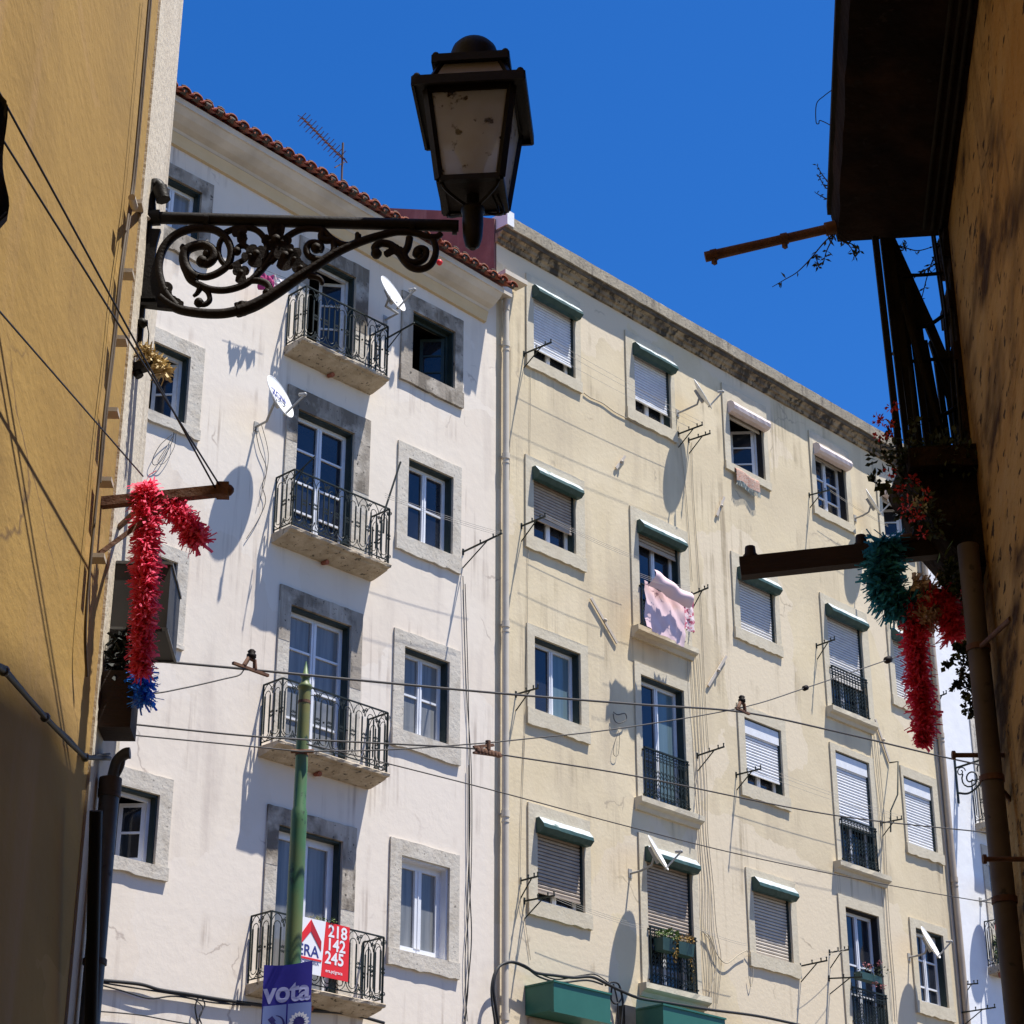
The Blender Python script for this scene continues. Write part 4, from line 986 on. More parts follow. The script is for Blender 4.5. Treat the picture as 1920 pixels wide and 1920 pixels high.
# ------------------------------------------------------------------ shop canopies
def canopy(x0, y0, x1, y1, yb, label):
    u0, z1 = F(x0, y0, .55); u1 = F(x1, y1, .55)[0]; zb = F(x0, yb, .55)[1]
    m = MB(); m.fbox(u0, u1, .004, .55, zb, z1); 
    o = thing('canopy', label, 'canopy', W((u0+u1)/2, .2, zb), 'green box canopies over the shops')
    m.build('housing', M['canopy'], o)
    m = MB(); m.fbox(u0-.015, u1+.015, .004, .57, z1, z1+.025); m.fbox(u0-.01, u1+.01, .50, .565, zb-.03, zb); m.build('trim', M['canopy'], o)
    m = MB(); m.fbox(u0+.05, u1-.05, .01, .05, zb-1.2, zb-.03); m.build('roller_shutter', M['sh_brown'], o)
canopy(1038,1841, 1144,1862, 1893, 'green box canopy at the bottom edge by the drainpipe')
canopy(1243,1885, 1359,1907, 1960, 'green box canopy below the balcony with the plant box')

# ------------------------------------------------------------------ cables on the walls
def wall_cable(pts, r, mat_, label, p=.03, cat='cable', sm=True, group=None):
    P = [Fw(x, y, p) for x, y in pts]; Q = []
    for i in range(len(P)-1):
        a = P[max(i-1,0)]; b, c_ = P[i], P[i+1]; d_ = P[min(i+2, len(P)-1)]
        for k in range(6):
            t_ = k/6; Q.append(.5*((2*b)+(c_-a)*t_+(2*a-5*b+4*c_-d_)*t_*t_+(3*b-a-3*c_+d_)*t_**3))
    Q.append(P[-1]); m = MB(); m.tube(Q, r, 6)
    return m, label
def bundle(name, label, lst, mat_, cat='cable', group=None):
    m = MB()
    for pts, r, p in lst:
        mm, _ = wall_cable(pts, r, mat_, '', p); b = len(m.v); m.v += mm.v; sm0 = len(m.f)
        for i, f in enumerate(mm.f): m.f.append([b+j for j in f]); m.smooth.add(sm0+i)
    return tag(m.build(name, mat_), label, cat, group)
def jitter(pts, a=2): return [(x+random.uniform(-a,a)*.5, y+random.uniform(-a,a)) for x, y in pts]
bundle('cable_bundle', 'black cable bundle sagging along the foot of the off-white wall', [([(186,1838),(260,1845),(300,1856),(352,1864),(400,1872),(455,1880),(560,1893),(650,1900),(720,1918)], .022, .05),
    ([(186,1846),(230,1858),(280,1872),(330,1868),(400,1880),(470,1885)], .010, .05), ([(186,1842),(250,1852),(340,1866),(380,1872),(440,1884)], .010, .05),
    ([(372,1870),(366,1890),(372,1920)], .010, .05), ([(378,1870),(384,1885),(374,1905),(378,1920)], .009, .05), ([(362,1872),(380,1890),(368,1920)], .007, .05)], M['cable'])
bundle('cable', 'thin cable crossing below the black bundle on the off-white wall', [([(182,1896),(260,1903),(330,1916),(390,1925)], .008, .04)], M['cable'])
bundle('cable_bundle', 'thick black cables arching round the drainpipe onto the cream wall', [([(935,1925),(928,1880),(925,1850),(930,1822),(942,1808),(962,1804),(985,1812),(1005,1824),(1040,1829),(1075,1833),(1110,1832),(1140,1846),(1165,1858),(1200,1872),(1250,1880),(1330,1893),(1420,1905),(1500,1922)], .022, .16),
    ([(929,1925),(922,1875),(922,1845),(930,1818),(945,1806),(965,1806),(990,1817),(1012,1832),(1050,1842),(1100,1838),(1130,1846)], .014, .16),
    ([(990,1815),(1040,1836),(1090,1829),(1118,1828),(1150,1850)], .010, .14)], M['cable'])
bundle('cable_bundle', 'coil of black cables hanging between the two green canopies', [([(1135,1848),(1146,1842),(1160,1846),(1166,1870),(1155,1882),(1146,1874),(1147,1852)], .014, .12), ([(1162,1850),(1168,1880),(1164,1925)], .016, .12),([(1150,1845),(1158,1880),(1160,1925)], .012, .12)], M['cable'])
m = MB(); a0,z_ = F(1166,1885,.1); m.fbox(a0, a0+.24, .01, .16, z_-.35, z_)
tag(m.build('junction_box', M['box_metal']), 'dark junction box between the two green canopies', 'electric box')
bundle('cable', 'bundle of loose cream cables running down beside the french windows', [(jitter([(1291+o,1225),(1293+o*1.2,1300),(1300+o,1380),(1305+o,1470),(1312+o*.8,1560),(1318+o,1660),(1316+o*1.3,1740),(1322+o*1.5,1800),(1326+o,1880)]), .006, .03) for o in (-2,3,8,14,20)]
    + [([(1316,1745),(1330,1755),(1345,1790),(1362,1806),(1385,1790),(1400,1782)], .008, .05), ([(1316,1745),(1335,1770),(1342,1815),(1330,1860)], .007, .05), ([(1400,1782),(1410,1800),(1412,1830),(1408,1850),(1404,1830)], .006, .04)], M['cable_cream'])
bundle('cable', 'two thin cables running straight up from the pink sheet to the parapet', [([(1297,830),(1300,920),(1308,1040),(1316,1160),(1322,1300),(1330,1420)], .005, .02), ([(1272,800),(1284,900),(1292,1000),(1298,1090)], .005, .02)], M['cable_cream'])
bundle('cable', 'cream cables running down beside the fourth window column', [(jitter([(1634+o,1370),(1640+o,1440),(1648+o,1530),(1654+o,1640),(1660+o,1740),(1668+o,1840),(1674+o,1915)]), .006, .03) for o in (-2,4,9)], M['cable_cream'])
bundle('cable', 'dark cable crossing the cream wall between the two left window columns', [([(1095,737),(1108,746),(1130,756),(1152,772),(1175,784),(1205,800),(1235,812),(1268,831)], .009, .02)], M['cable_cream'])
bundle('cable', 'thin vertical cables on the off-white wall left of the drainpipe', [([(872,1095),(877,1250),(880,1420),(881,1560),(876,1700),(878,1850),(868,1925)], .006, .03), ([(868,1080),(874,1280),(884,1450),(883,1650),(872,1800),(876,1915)], .006, .03), ([(879,1435),(880,1640),(884,1760),(875,1870),(872,1925)], .008, .04)], M['cable'])
bundle('cable', 'thin cables running down the cream wall just right of the drainpipe', [([(995,700),(994,800),(992,920),(990,1060),(988,1200),(984,1380),(978,1520),(975,1650)], .004, .02), ([(958,650),(957,760),(955,900)], .004, .02), ([(983,1380),(975,1660),(985,1730),(995,1800)], .004, .02)], M['cable_cream'])
bundle('cable', 'thin cable loop hanging from the iron frame between windows of the cream wall', [([(1160,1370),(1152,1395),(1150,1412),(1155,1418),(1160,1410),(1162,1375)], .004, .04), ([(1150,1335),(1158,1340),(1172,1338),(1174,1350),(1160,1356),(1152,1350),(1150,1338)], .008, .06)], M['wire'])
bundle('cable', 'loop of thin cable dangling below the left top window', [([(326,810),(322,830),(304,862),(290,872),(286,862),(300,835),(322,815)], .005, .05), ([(330,812),(326,840),(308,868),(296,866),(310,842),(328,812)], .004, .05)], M['cable'])
bundle('cable', 'thin cable running down from the lettered dish', [([(478,800),(486,840),(500,880),(492,910),(498,940),(484,975),(462,1010)], .005, .03), ([(490,795),(503,850),(497,900),(484,950)], .004, .03)], M['cable'])
# little wooden and metal bits fixed to the cream wall
def batten(a, b, label, p=.03, wd=.05):
    m = MB(); A, B = Fw(*a, p), Fw(*b, p); m.bar(A, B, .02, wd, upv=None); c = A.lerp(B, .5); m.ball(c+fn*.03, .03, 8)
    tag(m.build('wall_batten', M['sh_cream']), label, 'batten', 'pale battens fixed to the cream wall')
batten((1108,1121), (1157,1206), 'long pale batten leaning left on the wall beside the pink sheet')
batten((1362,1230), (1328,1286), 'pale batten leaning right on the wall under the fully closed shutter')
batten((1358,932), (1344,967), 'small pale batten on the wall below the rag rug')
batten((1172,855), (1155,878), 'small pale batten on the wall below the second top window')
batten((1641,1348), (1668,1428), 'pale batten on the wall right of the iron panelled french window')
m = MB(); m.tube([Fw(1668,1430,.02), Fw(1684,1428,.30), Fw(1683,1490,.30), Fw(1670,1520,.30), Fw(1670,1560,.30)], .014, 6)
tag(m.build('antenna_mast', M['iron']), 'crooked black rod standing between two closed white shutters', 'rod')
# television antenna on the tiled roof
Pb = W(F(640,372,-1.2)[0], -1.2, F(640,372,-1.2)[1]); zr_ = Pb
t = thing('tv_antenna', 'reddish television antenna standing on the tiled roof', 'antenna', Pb-up*.4)
m = MB(); tp = Fw(643,268,-1.2); m.tube([Pb-up*.5, tp], .018, 6); m.build('mast', M['antenna'], t)
m = MB(); a = Fw(566,220,-1.2+.4); b = Fw(641,296,-1.2); m.bar(a, b, .018, .018)
m.build('boom', M['antenna'], t); m = MB(); bd = (b-a).normalized(); el = bd.cross(up).normalized(); el2 = bd.cross(el).normalized()
for k in range(14):
    c = a.lerp(b, k/13.5); L_ = .10+.03*(k % 2)
    for e_ in (el*.75+el2*.6, el*.75-el2*.6): m.tube([c-e_*L_, c+e_*L_], .006, 4)
m.bar(b-up*.12+el*.1, b+up*.10-el*.05, .02, .02); m.bar(Fw(628,314,-1.2), Fw(646,304,-1.2), .025, .02); m.build('elements', M['antenna'], t)
# bunting left on the tiles
m = MB(); m.ball(Fw(824,492,.6), .05, 8); tag(m.build('ball', M['sign_red']), 'red bauble caught on the tiled eave beside the lamp scroll', 'ornament')

# ------------------------------------------------------------------ tram wires, 6 m in front of the facades
def catmull(P, n=8):
    Q = []
    for i in range(len(P)-1):
        a = P[max(i-1,0)]; b, c_ = P[i], P[i+1]; d_ = P[min(i+2, len(P)-1)]
        for k in range(n):
            t_ = k/n; Q.append(.5*((2*b)+(c_-a)*t_+(2*a-5*b+4*c_-d_)*t_*t_+(3*b-a-3*c_+d_)*t_**3))
    return Q+[P[-1]]
def tramwire(pts, r, label, p=6.0, mat_='wire', grp='overhead tram wires'):
    m = MB(); m.tube(catmull([Fw(x, y, p) for x, y in pts]), r, 6)
    tag(m.build('tram_wire', M[mat_]), label, 'wire', grp)
tramwire([(150,1222),(272,1237),(455,1254),(700,1278),(960,1302),(1200,1321),(1390,1335),(1560,1370),(1750,1415),(1870,1442),(2100,1500)], .0125, 'thick tram wire crossing the whole picture from the red garland to the right')
tramwire([(150,1348),(240,1357),(480,1381),(700,1393),(880,1403),(940,1415),(1190,1455),(1560,1528),(1860,1562),(2100,1590)], .009, 'middle tram wire that passes the rusty crossing fitting')
tramwire([(150,1368),(205,1374),(475,1400),(562,1409)], .007, 'thin wire leading left from the clamp on the green pole')
tramwire([(562,1409),(720,1406),(885,1395),(990,1385),(1160,1366),(1385,1328),(1510,1290),(1665,1237),(1760,1205),(1900,1155)], .007, 'thin span wire rising to the right from the green pole through two insulators')
tramwire([(575,1395),(720,1430),(940,1486),(1160,1545),(1400,1605),(1690,1664),(1900,1700)], .0065, 'thin lower wire descending from the green pole to the right')
tramwire([(150,1300),(275,1301),(345,1290),(420,1273),(448,1266),(457,1256)], .007, 'slack wire hanging down from the left end fitting')
def fitting(px1, label, w_=.3):
    t = thing('wire_fitting', label, 'wire fitting', Fw(px1[0], px1[1], 6.0), 'fittings on the tram wires')
    c = Fw(px1[0], px1[1], 6.0); m = MB(); m.bar(c-fd*w_*.5+up*.01, c+fd*w_*.5-up*.0, .03, .025); m.tube([c-fd*.08+up*.02, c-fd*.03+up*.11, c+fd*.04+up*.10, c+fd*.05+up*.02], .022, 8); m.build('clamp', M['rust'], t)
    m = MB(); m.lathe(c+up*.10, up, [(.02,0),(.045,.02),(.045,.05),(.03,.06),(.04,.08),(.02,.10)], 10); m.build('insulator', M['blackbrown'], t)
fitting((470,1256), 'wire fitting with insulator on the thick wire near the red garland', .42)
fitting((1392,1334), 'dark wire fitting where the span wire meets the thick tram wire', .26)
t = thing('wire_fitting', 'rust red crossing fitting on the middle tram wire in front of the drainpipe', 'wire fitting', Fw(912,1405,6.0), 'fittings on the tram wires')
m = MB(); c = Fw(915,1398,6.0); m.tube([c-up*.05, c+up*.05], .03, 8); m.bar(Fw(888,1401,6), Fw(925,1397,6), .025, .03); m.build('clamp', M['rust'], t)
m = MB()
for k in range(7): 
    q = Fw(896+k*6.5,1408+k*1.6,6.0); m.lathe(q-up*.01, up, [(.028,0),(.03,.03),(.02,.05)], 8)
m.bar(Fw(888,1411,6), Fw(940,1418,6), .03, .02); m.build('contact_bar', M['rust'], t)
for q, lab in (((1510,1290),'small dark insulator on the span wire'), ((1665,1237),'larger dark insulator on the span wire beside the red garland')):
    m = MB(); c = Fw(*q, 6.0); c2 = Fw(q[0]+8, q[1]-3, 6.0); ax = (c2-c).normalized(); r_ = .035 if q[0] < 1600 else .05
    m.lathe(c-ax*r_*1.3, ax, [(.01,0),(r_,r_*.5),(r_,r_*2.1),(.01,r_*2.6)], 8); tag(m.build('insulator', M['blackbrown']), lab, 'insulator', 'insulators on the span wire')
# second scroll bracket on the white building
t = thing('lamp_bracket', 'distant dark iron scroll bracket on the white building', 'lamp bracket', Fw(1791,1500,0))
c0 = Fw(1791,1445,0); m = MB(); m.bar(c0+up*.35, c0-up*.65, .05, .04); m.tube([c0+up*.05, c0+fn*.9+up*.10], .022, 6); m.build('mounting_bar', M['iron'], t)
m = MB(); m.tube(catmull([c0+fn*.03-up*.45, c0+fn*.25-up*.50, c0+fn*.5-up*.38, c0+fn*.72-up*.12, c0+fn*.9+up*.06]), .022, 6)
m.tube(curl(c0+fn*.32-up*.22, .20, 1.5, 2.5, 1, fn, up, 22), .016, 5); m.tube(curl(c0+fn*.60-up*.08, .13, 1.3, 3.5, -1, fn, up, 18), .014, 5); m.tube(curl(c0+fn*.12-up*.05, .10, 1.2, 0, 1, fn, up, 16), .012, 5)
m.build('scrollwork', M['iron'], t)

# ------------------------------------------------------------------ the street lamp on its cast iron bracket
aW = Vector((-1.496, 7.09, 0)); nA = Vector((-.045, .999, 0)).normalized(); aX = Vector((.999, .045, 0)).normalized()
def A(x, y, off=0): return onplane(x, y, nA, nA.dot(aW)+off)
K = lambda x, y, off=0: A(230+x*.3385, 300+y*.3385, off)
LAMP = thing('street_lamp', 'large black four-sided lantern on a scrolled iron bracket at the ochre house corner', 'street lamp', A(262, 520))
m = MB(); m.bar(A(279,352), A(254,652), .028, .05, upv=aX); m.build('mounting_bar', M['black'], LAMP)
m = MB(); m.tube(catmull([A(282,400,.0), A(281,362), A(288,346), A(298,349), A(304,366)]), .025, 8); m.tube([A(300,352,-.02), A(306,375,-.02)], .032, 8)
m.build('bolt', M['black'], LAMP); m = MB(); m.tube([A(262,606,-.03), A(277,606,-.03)], .013, 8); m.ball(A(266,606,-.03), .022, 8)
m.build('bolt', M['black'], LAMP)
m = MB(); m.tube([A(276,409), A(300,408)], .034, 12); m.tube([A(298,408.5), A(860,424)], .026, 12)
for x in (383, 768, 848): m.tube([A(x,411+(x-300)*.028), A(x+9,411+(x-291)*.028)], .032, 12)
m.build('arm', M['black'], LAMP)
m = MB(); pl = [K(118,385),K(212,390),K(190,470),K(178,540),K(185,620),K(205,700),K(250,770),K(300,800),K(300,835),K(240,830),K(95,812),K(95,760),K(108,560)]
m.prism([p-nA*.012 for p in pl], [p+nA*.012 for p in pl]); m.bar(K(100,765,-.02), K(180,765,-.02), .02, .012); m.bar(K(95,800,-.02), K(190,803,-.02), .02, .012); m.build('bracket_plate', M['black'], LAMP)
m = MB()
def sc_(pts, r0, r1=None, off=0):
    P = catmull([K(x, y, off) for x, y in pts], 6); r1 = r1 if r1 is not None else r0; n = len(P)
    m.tube(P, [1.15*(r0+(r1-r0)*i/(n-1)) for i in range(n)], 8)
sc_([(205,760),(260,800),(330,832),(450,850),(560,850),(650,832)], .017, .018)
sc_([(640,838),(740,800),(850,735),(950,665),(1010,625)], .023, .020)
m.tube([K(632,795), K(645,865)], .012, 8); m.tube([K(655,790), K(672,855)], .016, 8); m.tube([K(678,790), K(695,842)], .013, 8)
sc_([(1000,632),(1080,580),(1180,515),(1280,468),(1380,432),(1480,405),(1540,398),(1620,405),(1690,425),(1740,425),(1765,408)], .018, .011)
sc_([(300,812),(240,740),(205,650),(200,570),(225,490),(280,425),(350,390),(430,378),(510,388),(565,425),(596,480),(598,540),(575,590),(520,630),(460,648),(410,640)], .017, .013)
sc_([(415,655),(365,620),(340,560),(350,505),(395,478),(450,472),(492,495),(505,530),(490,560),(462,575),(440,562)], .020, .016)
sc_([(350,600),(375,660),(425,700),(415,735),(392,755)], .018, .006)
sc_([(335,468),(328,490),(350,505),(380,490)], .006, .014)
sc_([(420,690),(480,715),(560,722),(640,705),(700,675),(760,620),(800,570),(830,520),(870,470),(920,420),(990,385),(1060,380),(1110,392),(1150,430),(1210,465),(1265,470),(1298,450),(1305,415)], .013, .012)
sc_([(430,700),(470,730),(482,775),(455,800),(422,795),(418,772)], .010, .010)
sc_([(570,420),(540,455),(532,510),(548,560),(590,592),(640,570),(680,545),(700,505),(680,478),(645,480),(630,505)], .010, .011)
sc_([(565,405),(620,382),(690,375),(750,395),(790,445),(795,510),(775,580),(740,630)], .012, .010)
sc_([(850,500),(838,540),(800,580)], .009, .010); sc_([(890,500),(860,530),(820,570)], .010, .010)
sc_([(900,500),(950,555),(985,600),(975,650),(930,690)], .010, .010)
sc_([(1165,440),(1170,500),(1130,545),(1075,550),(1030,530),(1018,490),(1040,462),(1075,460),(1100,480),(1090,505)], .013, .013)
sc_([(1110,395),(1100,430),(1125,445),(1165,440)], .014, .014)
sc_([(690,670),(745,668),(795,685),(815,715),(800,740)], .012, .015)
sc_([(1030,640),(1080,650),(1105,672),(1102,690)], .014, .006)
sc_([(1405,515),(1398,485),(1430,462),(1480,468),(1520,500),(1560,560),(1600,595),(1650,605),(1700,585),(1728,540),(1735,490),(1720,440)], .015, .012)
sc_([(1590,430),(1580,480),(1560,520),(1580,560),(1630,568),(1670,545),(1680,505),(1655,490),(1630,500),(1625,525)], .014, .013)
for x, y, r in ((440,562,.026),(468,520,.020),(422,790,.021),(632,505,.020),(1072,488,.024),(1405,518,.024),(800,735,.020),(1632,520,.022),(1300,412,.011),(1650,540,.018)): m.ball(K(x, y), r, 8)
m.build('scrollwork', M['blackbrown'], LAMP)
def lobed(cx, cy, r, ang, lobes=3, th=.014):
    m = MB(); P = []; k = 30; r *= 1.3
    for i in range(k):
        a = 2*math.pi*i/k; rr = r*(.62+.38*abs(math.cos(a*lobes/2))**.6)*(1.25 if abs(math.sin(a/2)) < .35 else 1); P.append((cx+rr*math.cos(a+R_(ang)), cy+rr*math.sin(a+R_(ang))))
    m.prism([K(x, y, -th) for x, y in P], [K(x, y, th) for x, y in P])
    m.ball(K(cx, cy, -.006), r*.00032*.9, 8); m.build('leaf_ornament', M['blackbrown'], LAMP)
for a_ in ((850,440,60,-90,3),(820,455,34,-150,3),(885,455,34,-30,3),(850,395,30,-90,2),(740,520,48,100,3),(705,530,30,170,3),(900,530,52,95,3),(930,510,38,10,3),(950,550,34,60,2),(650,405,36,70,3),(665,430,24,90,2),
           (655,625,38,90,3),(640,600,24,-120,2),(1520,500,30,30,2),(1480,510,22,150,2),(985,600,40,40,2),(240,720,36,100,2),(285,790,34,30,2)): lobed(*a_)
# lantern
P0 = A(884, 430); Yc = P0.y
lx = Vector((math.cos(R_(5)), -math.sin(R_(5)), 0)); ly = Vector((math.sin(R_(5)), math.cos(R_(5)), 0))
def zat(y): return onplane(884, y, Vector((0,1,0)), Yc).z
cx0 = Vector((P0.x+.005, Yc, 0)); zb = zat(366)
hb, ht = .125, .176; zt_ = zb+.415; hbrim = .232; zu = zt_+.175; hu = .158
def sq(h, z): return [cx0-lx*h-ly*h+up*z, cx0+lx*h-ly*h+up*z, cx0+lx*h+ly*h+up*z, cx0-lx*h+ly*h+up*z]
m = MB(); m.lathe(cx0+up*0, up, [(.012, zat(467)), (.030, zat(461)), (.040, zat(445)), (.044, zat(420)), (.043, zat(400)), (.05, zat(398)), (.05, zat(392)), (.028, zat(388)), (.026, zb)], 18)
m.build('stem', M['black'], LAMP)
fr = MB()
B_, T_ = sq(hb, zb), sq(ht, zt_)
for i in range(4):
    j = (i+1) % 4
    fr.bar(B_[i], T_[i], .030, .030, upv=(T_[i]-cx0-up*zt_)); fr.bar(B_[i], B_[j], .028, .026); fr.bar(T_[i], T_[j], .024, .035)
    # horizontal bar low on the body and the solid apron under it
fr.build('lantern_frame', M['black'], LAMP)
m = MB(); m.prism(sq(hb-.005, zb-.004), sq(hb-.005, zb+.004)); bp = m.build('bottom_plate', M['blackbrown'], LAMP)
m = MB()
for sx, sy in ((-1,-1),(1,-1),(1,1),(-1,1)): m.tube(catmull([cx0+up*zat(392), cx0+lx*sx*hb*.45+ly*sy*hb*.45+up*(zat(392)+.012), cx0+lx*sx*hb*.85+ly*sy*hb*.85+up*(zb-.03), cx0+lx*sx*hb*.92+ly*sy*hb*.92+up*zb]), .007, 6)
for q in ((.08,.05),(.10,-.02)): m.tube(catmull([cx0+lx*q[0]+up*zb, cx0+lx*(q[0]+.02)+ly*.05+up*(zb-.06), cx0+lx*.03+ly*.06+up*(zb-.05)]), .005, 6)
m.build('support_rods', M['black'], LAMP)
m = MB(); outer, inner = sq(hbrim, zt_+.01), sq(ht-.01, zt_+.01)
for i in range(4):
    j = (i+1) % 4; q = [outer[i], outer[j], inner[j], inner[i]]; m.prism(q, [v+up*.012 for v in q]); m.bar(outer[i], outer[j], .012, .045)
m.build('brim', M['black'], LAMP)
hn = .125
m = MB(); R0, R1 = sq(ht, zt_+.024), sq(hn, zu-.01)
for i in range(4):
    j = (i+1) % 4; m.bar(R0[i], R1[i], .024, .024)
O1 = sq(hu, zu)
for i in range(4):
    j = (i+1) % 4; m.bar(O1[i], O1[j], .014, .038)
m.prism(sq(hu, zu-.012), sq(hu, zu)); m.build('upper_roof', M['black'], LAMP)
for i in range(4):
    j = (i+1) % 4; mm = MB(); q = [R0[i], R0[j], R1[j], R1[i]]; c_ = sum(q, Vector())/4; q = [v.lerp(c_, .03) for v in q]; nn = (q[1]-q[0]).cross(q[3]-q[0]).normalized(); mm.prism(q, [v+nn*.004 for v in q]); mm.build('roof_pane', M['milk'], LAMP)
    mm = MB(); q = [B_[i], B_[j], T_[j], T_[i]]; c_ = sum(q, Vector())/4; q = [v.lerp(c_, .02) for v in q]; nn = (q[1]-q[0]).cross(q[3]-q[0]).normalized(); mm.prism(q, [v+nn*.004 for v in q]); mm.build('glass_pane', M['milk_see'], LAMP)
m = MB(); m.lathe(cx0, up, [(.098, zu+.001),(.102, zu+.10),(.103, zu+.125),(.094, zu+.155),(.075, zu+.178),(.045, zu+.194),(.01, zu+.20)], 24)
for h_, z_ in ((hu, zu+.02), (hbrim, zt_+.04)):
    for p in sq(h_*.93, z_): m.ball(p, .018, 8)
m.build('dome_cap', M['black'], LAMP)
m = MB(); m.lathe(cx0, up, [(.035, zb+.01),(.04, zb+.10),(.05,zb+.16),(.085,zb+.24),(.09,zb+.30),(.06,zb+.36),(.04,zb+.42)], 16); m.build('bulb', M['petal_white'], LAMP)

# ------------------------------------------------------------------ things on the ochre house (left)
def fringe(name, label, path, radius, n, mats, cat='garland', grp='fringed paper garlands of the street festival', L=None, wd=.011, twist=.55, parent=None, core=None, ends=1.0):
    """paper garland: a core string dressed with many short bent strips; mats = [(material, from, to)] along the path"""
    P = catmull(path, 10); cum = [0]
    for i in range(1, len(P)): cum.append(cum[-1]+(P[i]-P[i-1]).length)
    tot = cum[-1]; m = MB(); mi = {}
    m.tube(P, .004, 4)
    for k in range(n):
        s_ = random.random(); d_ = s_*tot; i = max(1, next((q for q in range(len(cum)) if cum[q] >= d_), len(cum)-1)); a, b = P[i-1], P[i]
        c = a.lerp(b, (d_-cum[i-1])/max(1e-6, cum[i]-cum[i-1])); t_ = (b-a).normalized()
        o = rv(); o = (o-t_*o.dot(t_)).normalized(); dd = (o+t_*random.gauss(0,.32)+Vector((0,0,-.18))).normalized()
        ll = (radius if not callable(radius) else radius(s_))*random.uniform(.5,1.18); w_ = wd*random.uniform(.5,1.4)
        sd = dd.cross(t_ if random.random() < .6 else rv()); sd = sd.normalized() if sd.length > 1e-5 else dd.orthogonal().normalized()
        bend = (Vector((0,0,-1))*random.uniform(-.1,.35)+rv()*.32)*ll
        st = c+dd*ll*.1; md = c+dd*ll*.6; en = c+dd*ll+bend
        mat_i = next((q for q, (mm, f0, f1) in enumerate(mats) if f0 <= s_+random.gauss(0,.012) <= f1), 0)
        b0 = len(m.f); m.add([st-sd*w_*.35, st+sd*w_*.35, md+sd*w_*.5, md-sd*w_*.5, en+sd*w_*.5, en-sd*w_*.5], [(0,1,2,3),(3,2,4,5)], m=mat_i)
    o = m.build(name, [M[q[0]] for q in mats], parent, recalc=False)
    return tag(o, label, cat, grp) if parent is None else o
SIDE = lambda x, y, Pp: onplane(x, y, dL, dL.dot(Pp))
# wooden arm with the red garland
Aarm = Lw(190, 943); tipA = SIDE(428, 919, Aarm)
t = thing('steel_bracket', 'rusty steel arm with two braces holding the crimson garland on the left', 'wall arm', Aarm)
m = MB(); m.bar(Aarm, tipA, .036, .036); m.build('bar', M['rust'], t)
m = MB(); m.bar(Lw(170,1050), Aarm.lerp(tipA, .52)-up*.03, .016, .016); m.bar(Lw(219,992), Aarm.lerp(tipA, .34)-up*.02, .016, .016); m.build('braces', M['rust'], t)
m = MB(); m.obox(SIDE(405,930,Aarm)-dL*.02, nL*.045, dL*.05, up*.05); m.ball(tipA, .022, 8); m.bar(SIDE(405,912,Aarm), SIDE(430,926,Aarm), .03, .03); m.build('end_clamp', M['rust'], t)
m = MB()
for a_, b_ in (((-20,140),(405,918)), ((-20,222),(413,912))): m.tube([Lw(*a_, .05), SIDE(*b_, Aarm)], .0035, 5)
tag(m.build('wire', M['cable']), 'pair of taut black wires from the upper left to the end of the rusty arm', 'wire')
m = MB(); m.tube([Lw(-20,562,.05), SIDE(268,893,Aarm)], .003, 5); tag(m.build('wire', M['cable']), 'single black wire descending across the ochre wall to the crimson garland', 'wire')
S_ = lambda x, y, o=0: SIDE(x, y, Aarm)+dL*o
fringe('garland', 'crimson paper garland hanging in a long string from the rusty arm on the left', [S_(272,905), S_(274,950), S_(276,1010), S_(272,1070), S_(270,1140), S_(267,1200), S_(264,1262)], lambda s: .058-.014*s, 3300, [('g_red', 0, 1)], wd=.0085)
fringe('garland', 'crimson paper garland looped over the rusty arm towards its tip', [S_(306,936,.02), S_(328,948,.02), S_(345,968,.02), S_(358,990,.02), S_(370,1010,.02)], .050, 1100, [('g_red', 0, 1)], wd=.0085)
# straw wreath under the lamp bar
t = thing('straw_ornament', 'straw coloured fringe ornament wired below the lamp bar', 'ornament', A(268,700))
fringe('fringe', None, [A(258,655,-.05), A(278,662,-.05), A(294,680,-.05), A(306,703,-.05)], .042, 420, [('g_straw',0,1)], wd=.009, parent=t)
m = MB(); m.bar(A(247,694,-.04), A(289,680,-.04), .045, .035); m.tube([A(252,690,-.04), A(262,706,-.04)], .018, 8); m.tube([A(275,606,-.03), A(279,625,-.03), A(277,655,-.03)], .003, 4); m.build('clamp', M['black'], t)
# vertical cable with clips on the pilaster edge
t = thing('wall_cable', 'thin brown cable clipped down the joint between ochre wall and pilaster', 'cable', Lw(165,1270))
cl = [(282,-30),(262,200),(250,330),(243,386),(225,515),(212,640),(196,775),(184,905),(170,1048),(160,1180),(163,1268)]
m = MB(); m.tube(catmull([Lw(x, y, .035) for x, y in cl]), .0055, 6); m.tube(catmull([Lw(x+4, y, .034) for x, y in cl[:8]]), .004, 5); m.build('line', M['pipe_dark'], t)
for (x, y) in cl[3:9]:
    m = MB(); c = Lw(x, y, .015); m.obox(c-dL*.03-up*.006, dL*.06, nL*.05, up*.016); m.build('clip', M['sh_cream'], t)
m = MB(); m.tube([Lw(250,378,.05), A(268,400,-.05), A(280,412,-.03)], .009, 6); m.tube([Lw(247,370,.06), Lw(252,388,.06)], .014, 8)
tag(m.build('cable_hook', M['sh_cream']), 'pale hook and cable joining the wall cable to the lamp bracket', 'hook')
t = thing('wall_cable', 'thick dark cable slanting down across the lower ochre wall', 'cable', Lw(80,1340))
tcl = [(-20,1238),(8,1258),(85,1345),(130,1392),(160,1420),(205,1422)]
m = MB(); m.tube([Lw(x, y, .03) for x, y in tcl], .009, 8); m.tube([Lw(x, y-8*(i%2), .034) for i, (x, y) in enumerate(tcl)], .005, 6); m.build('line', M['cable'], t)
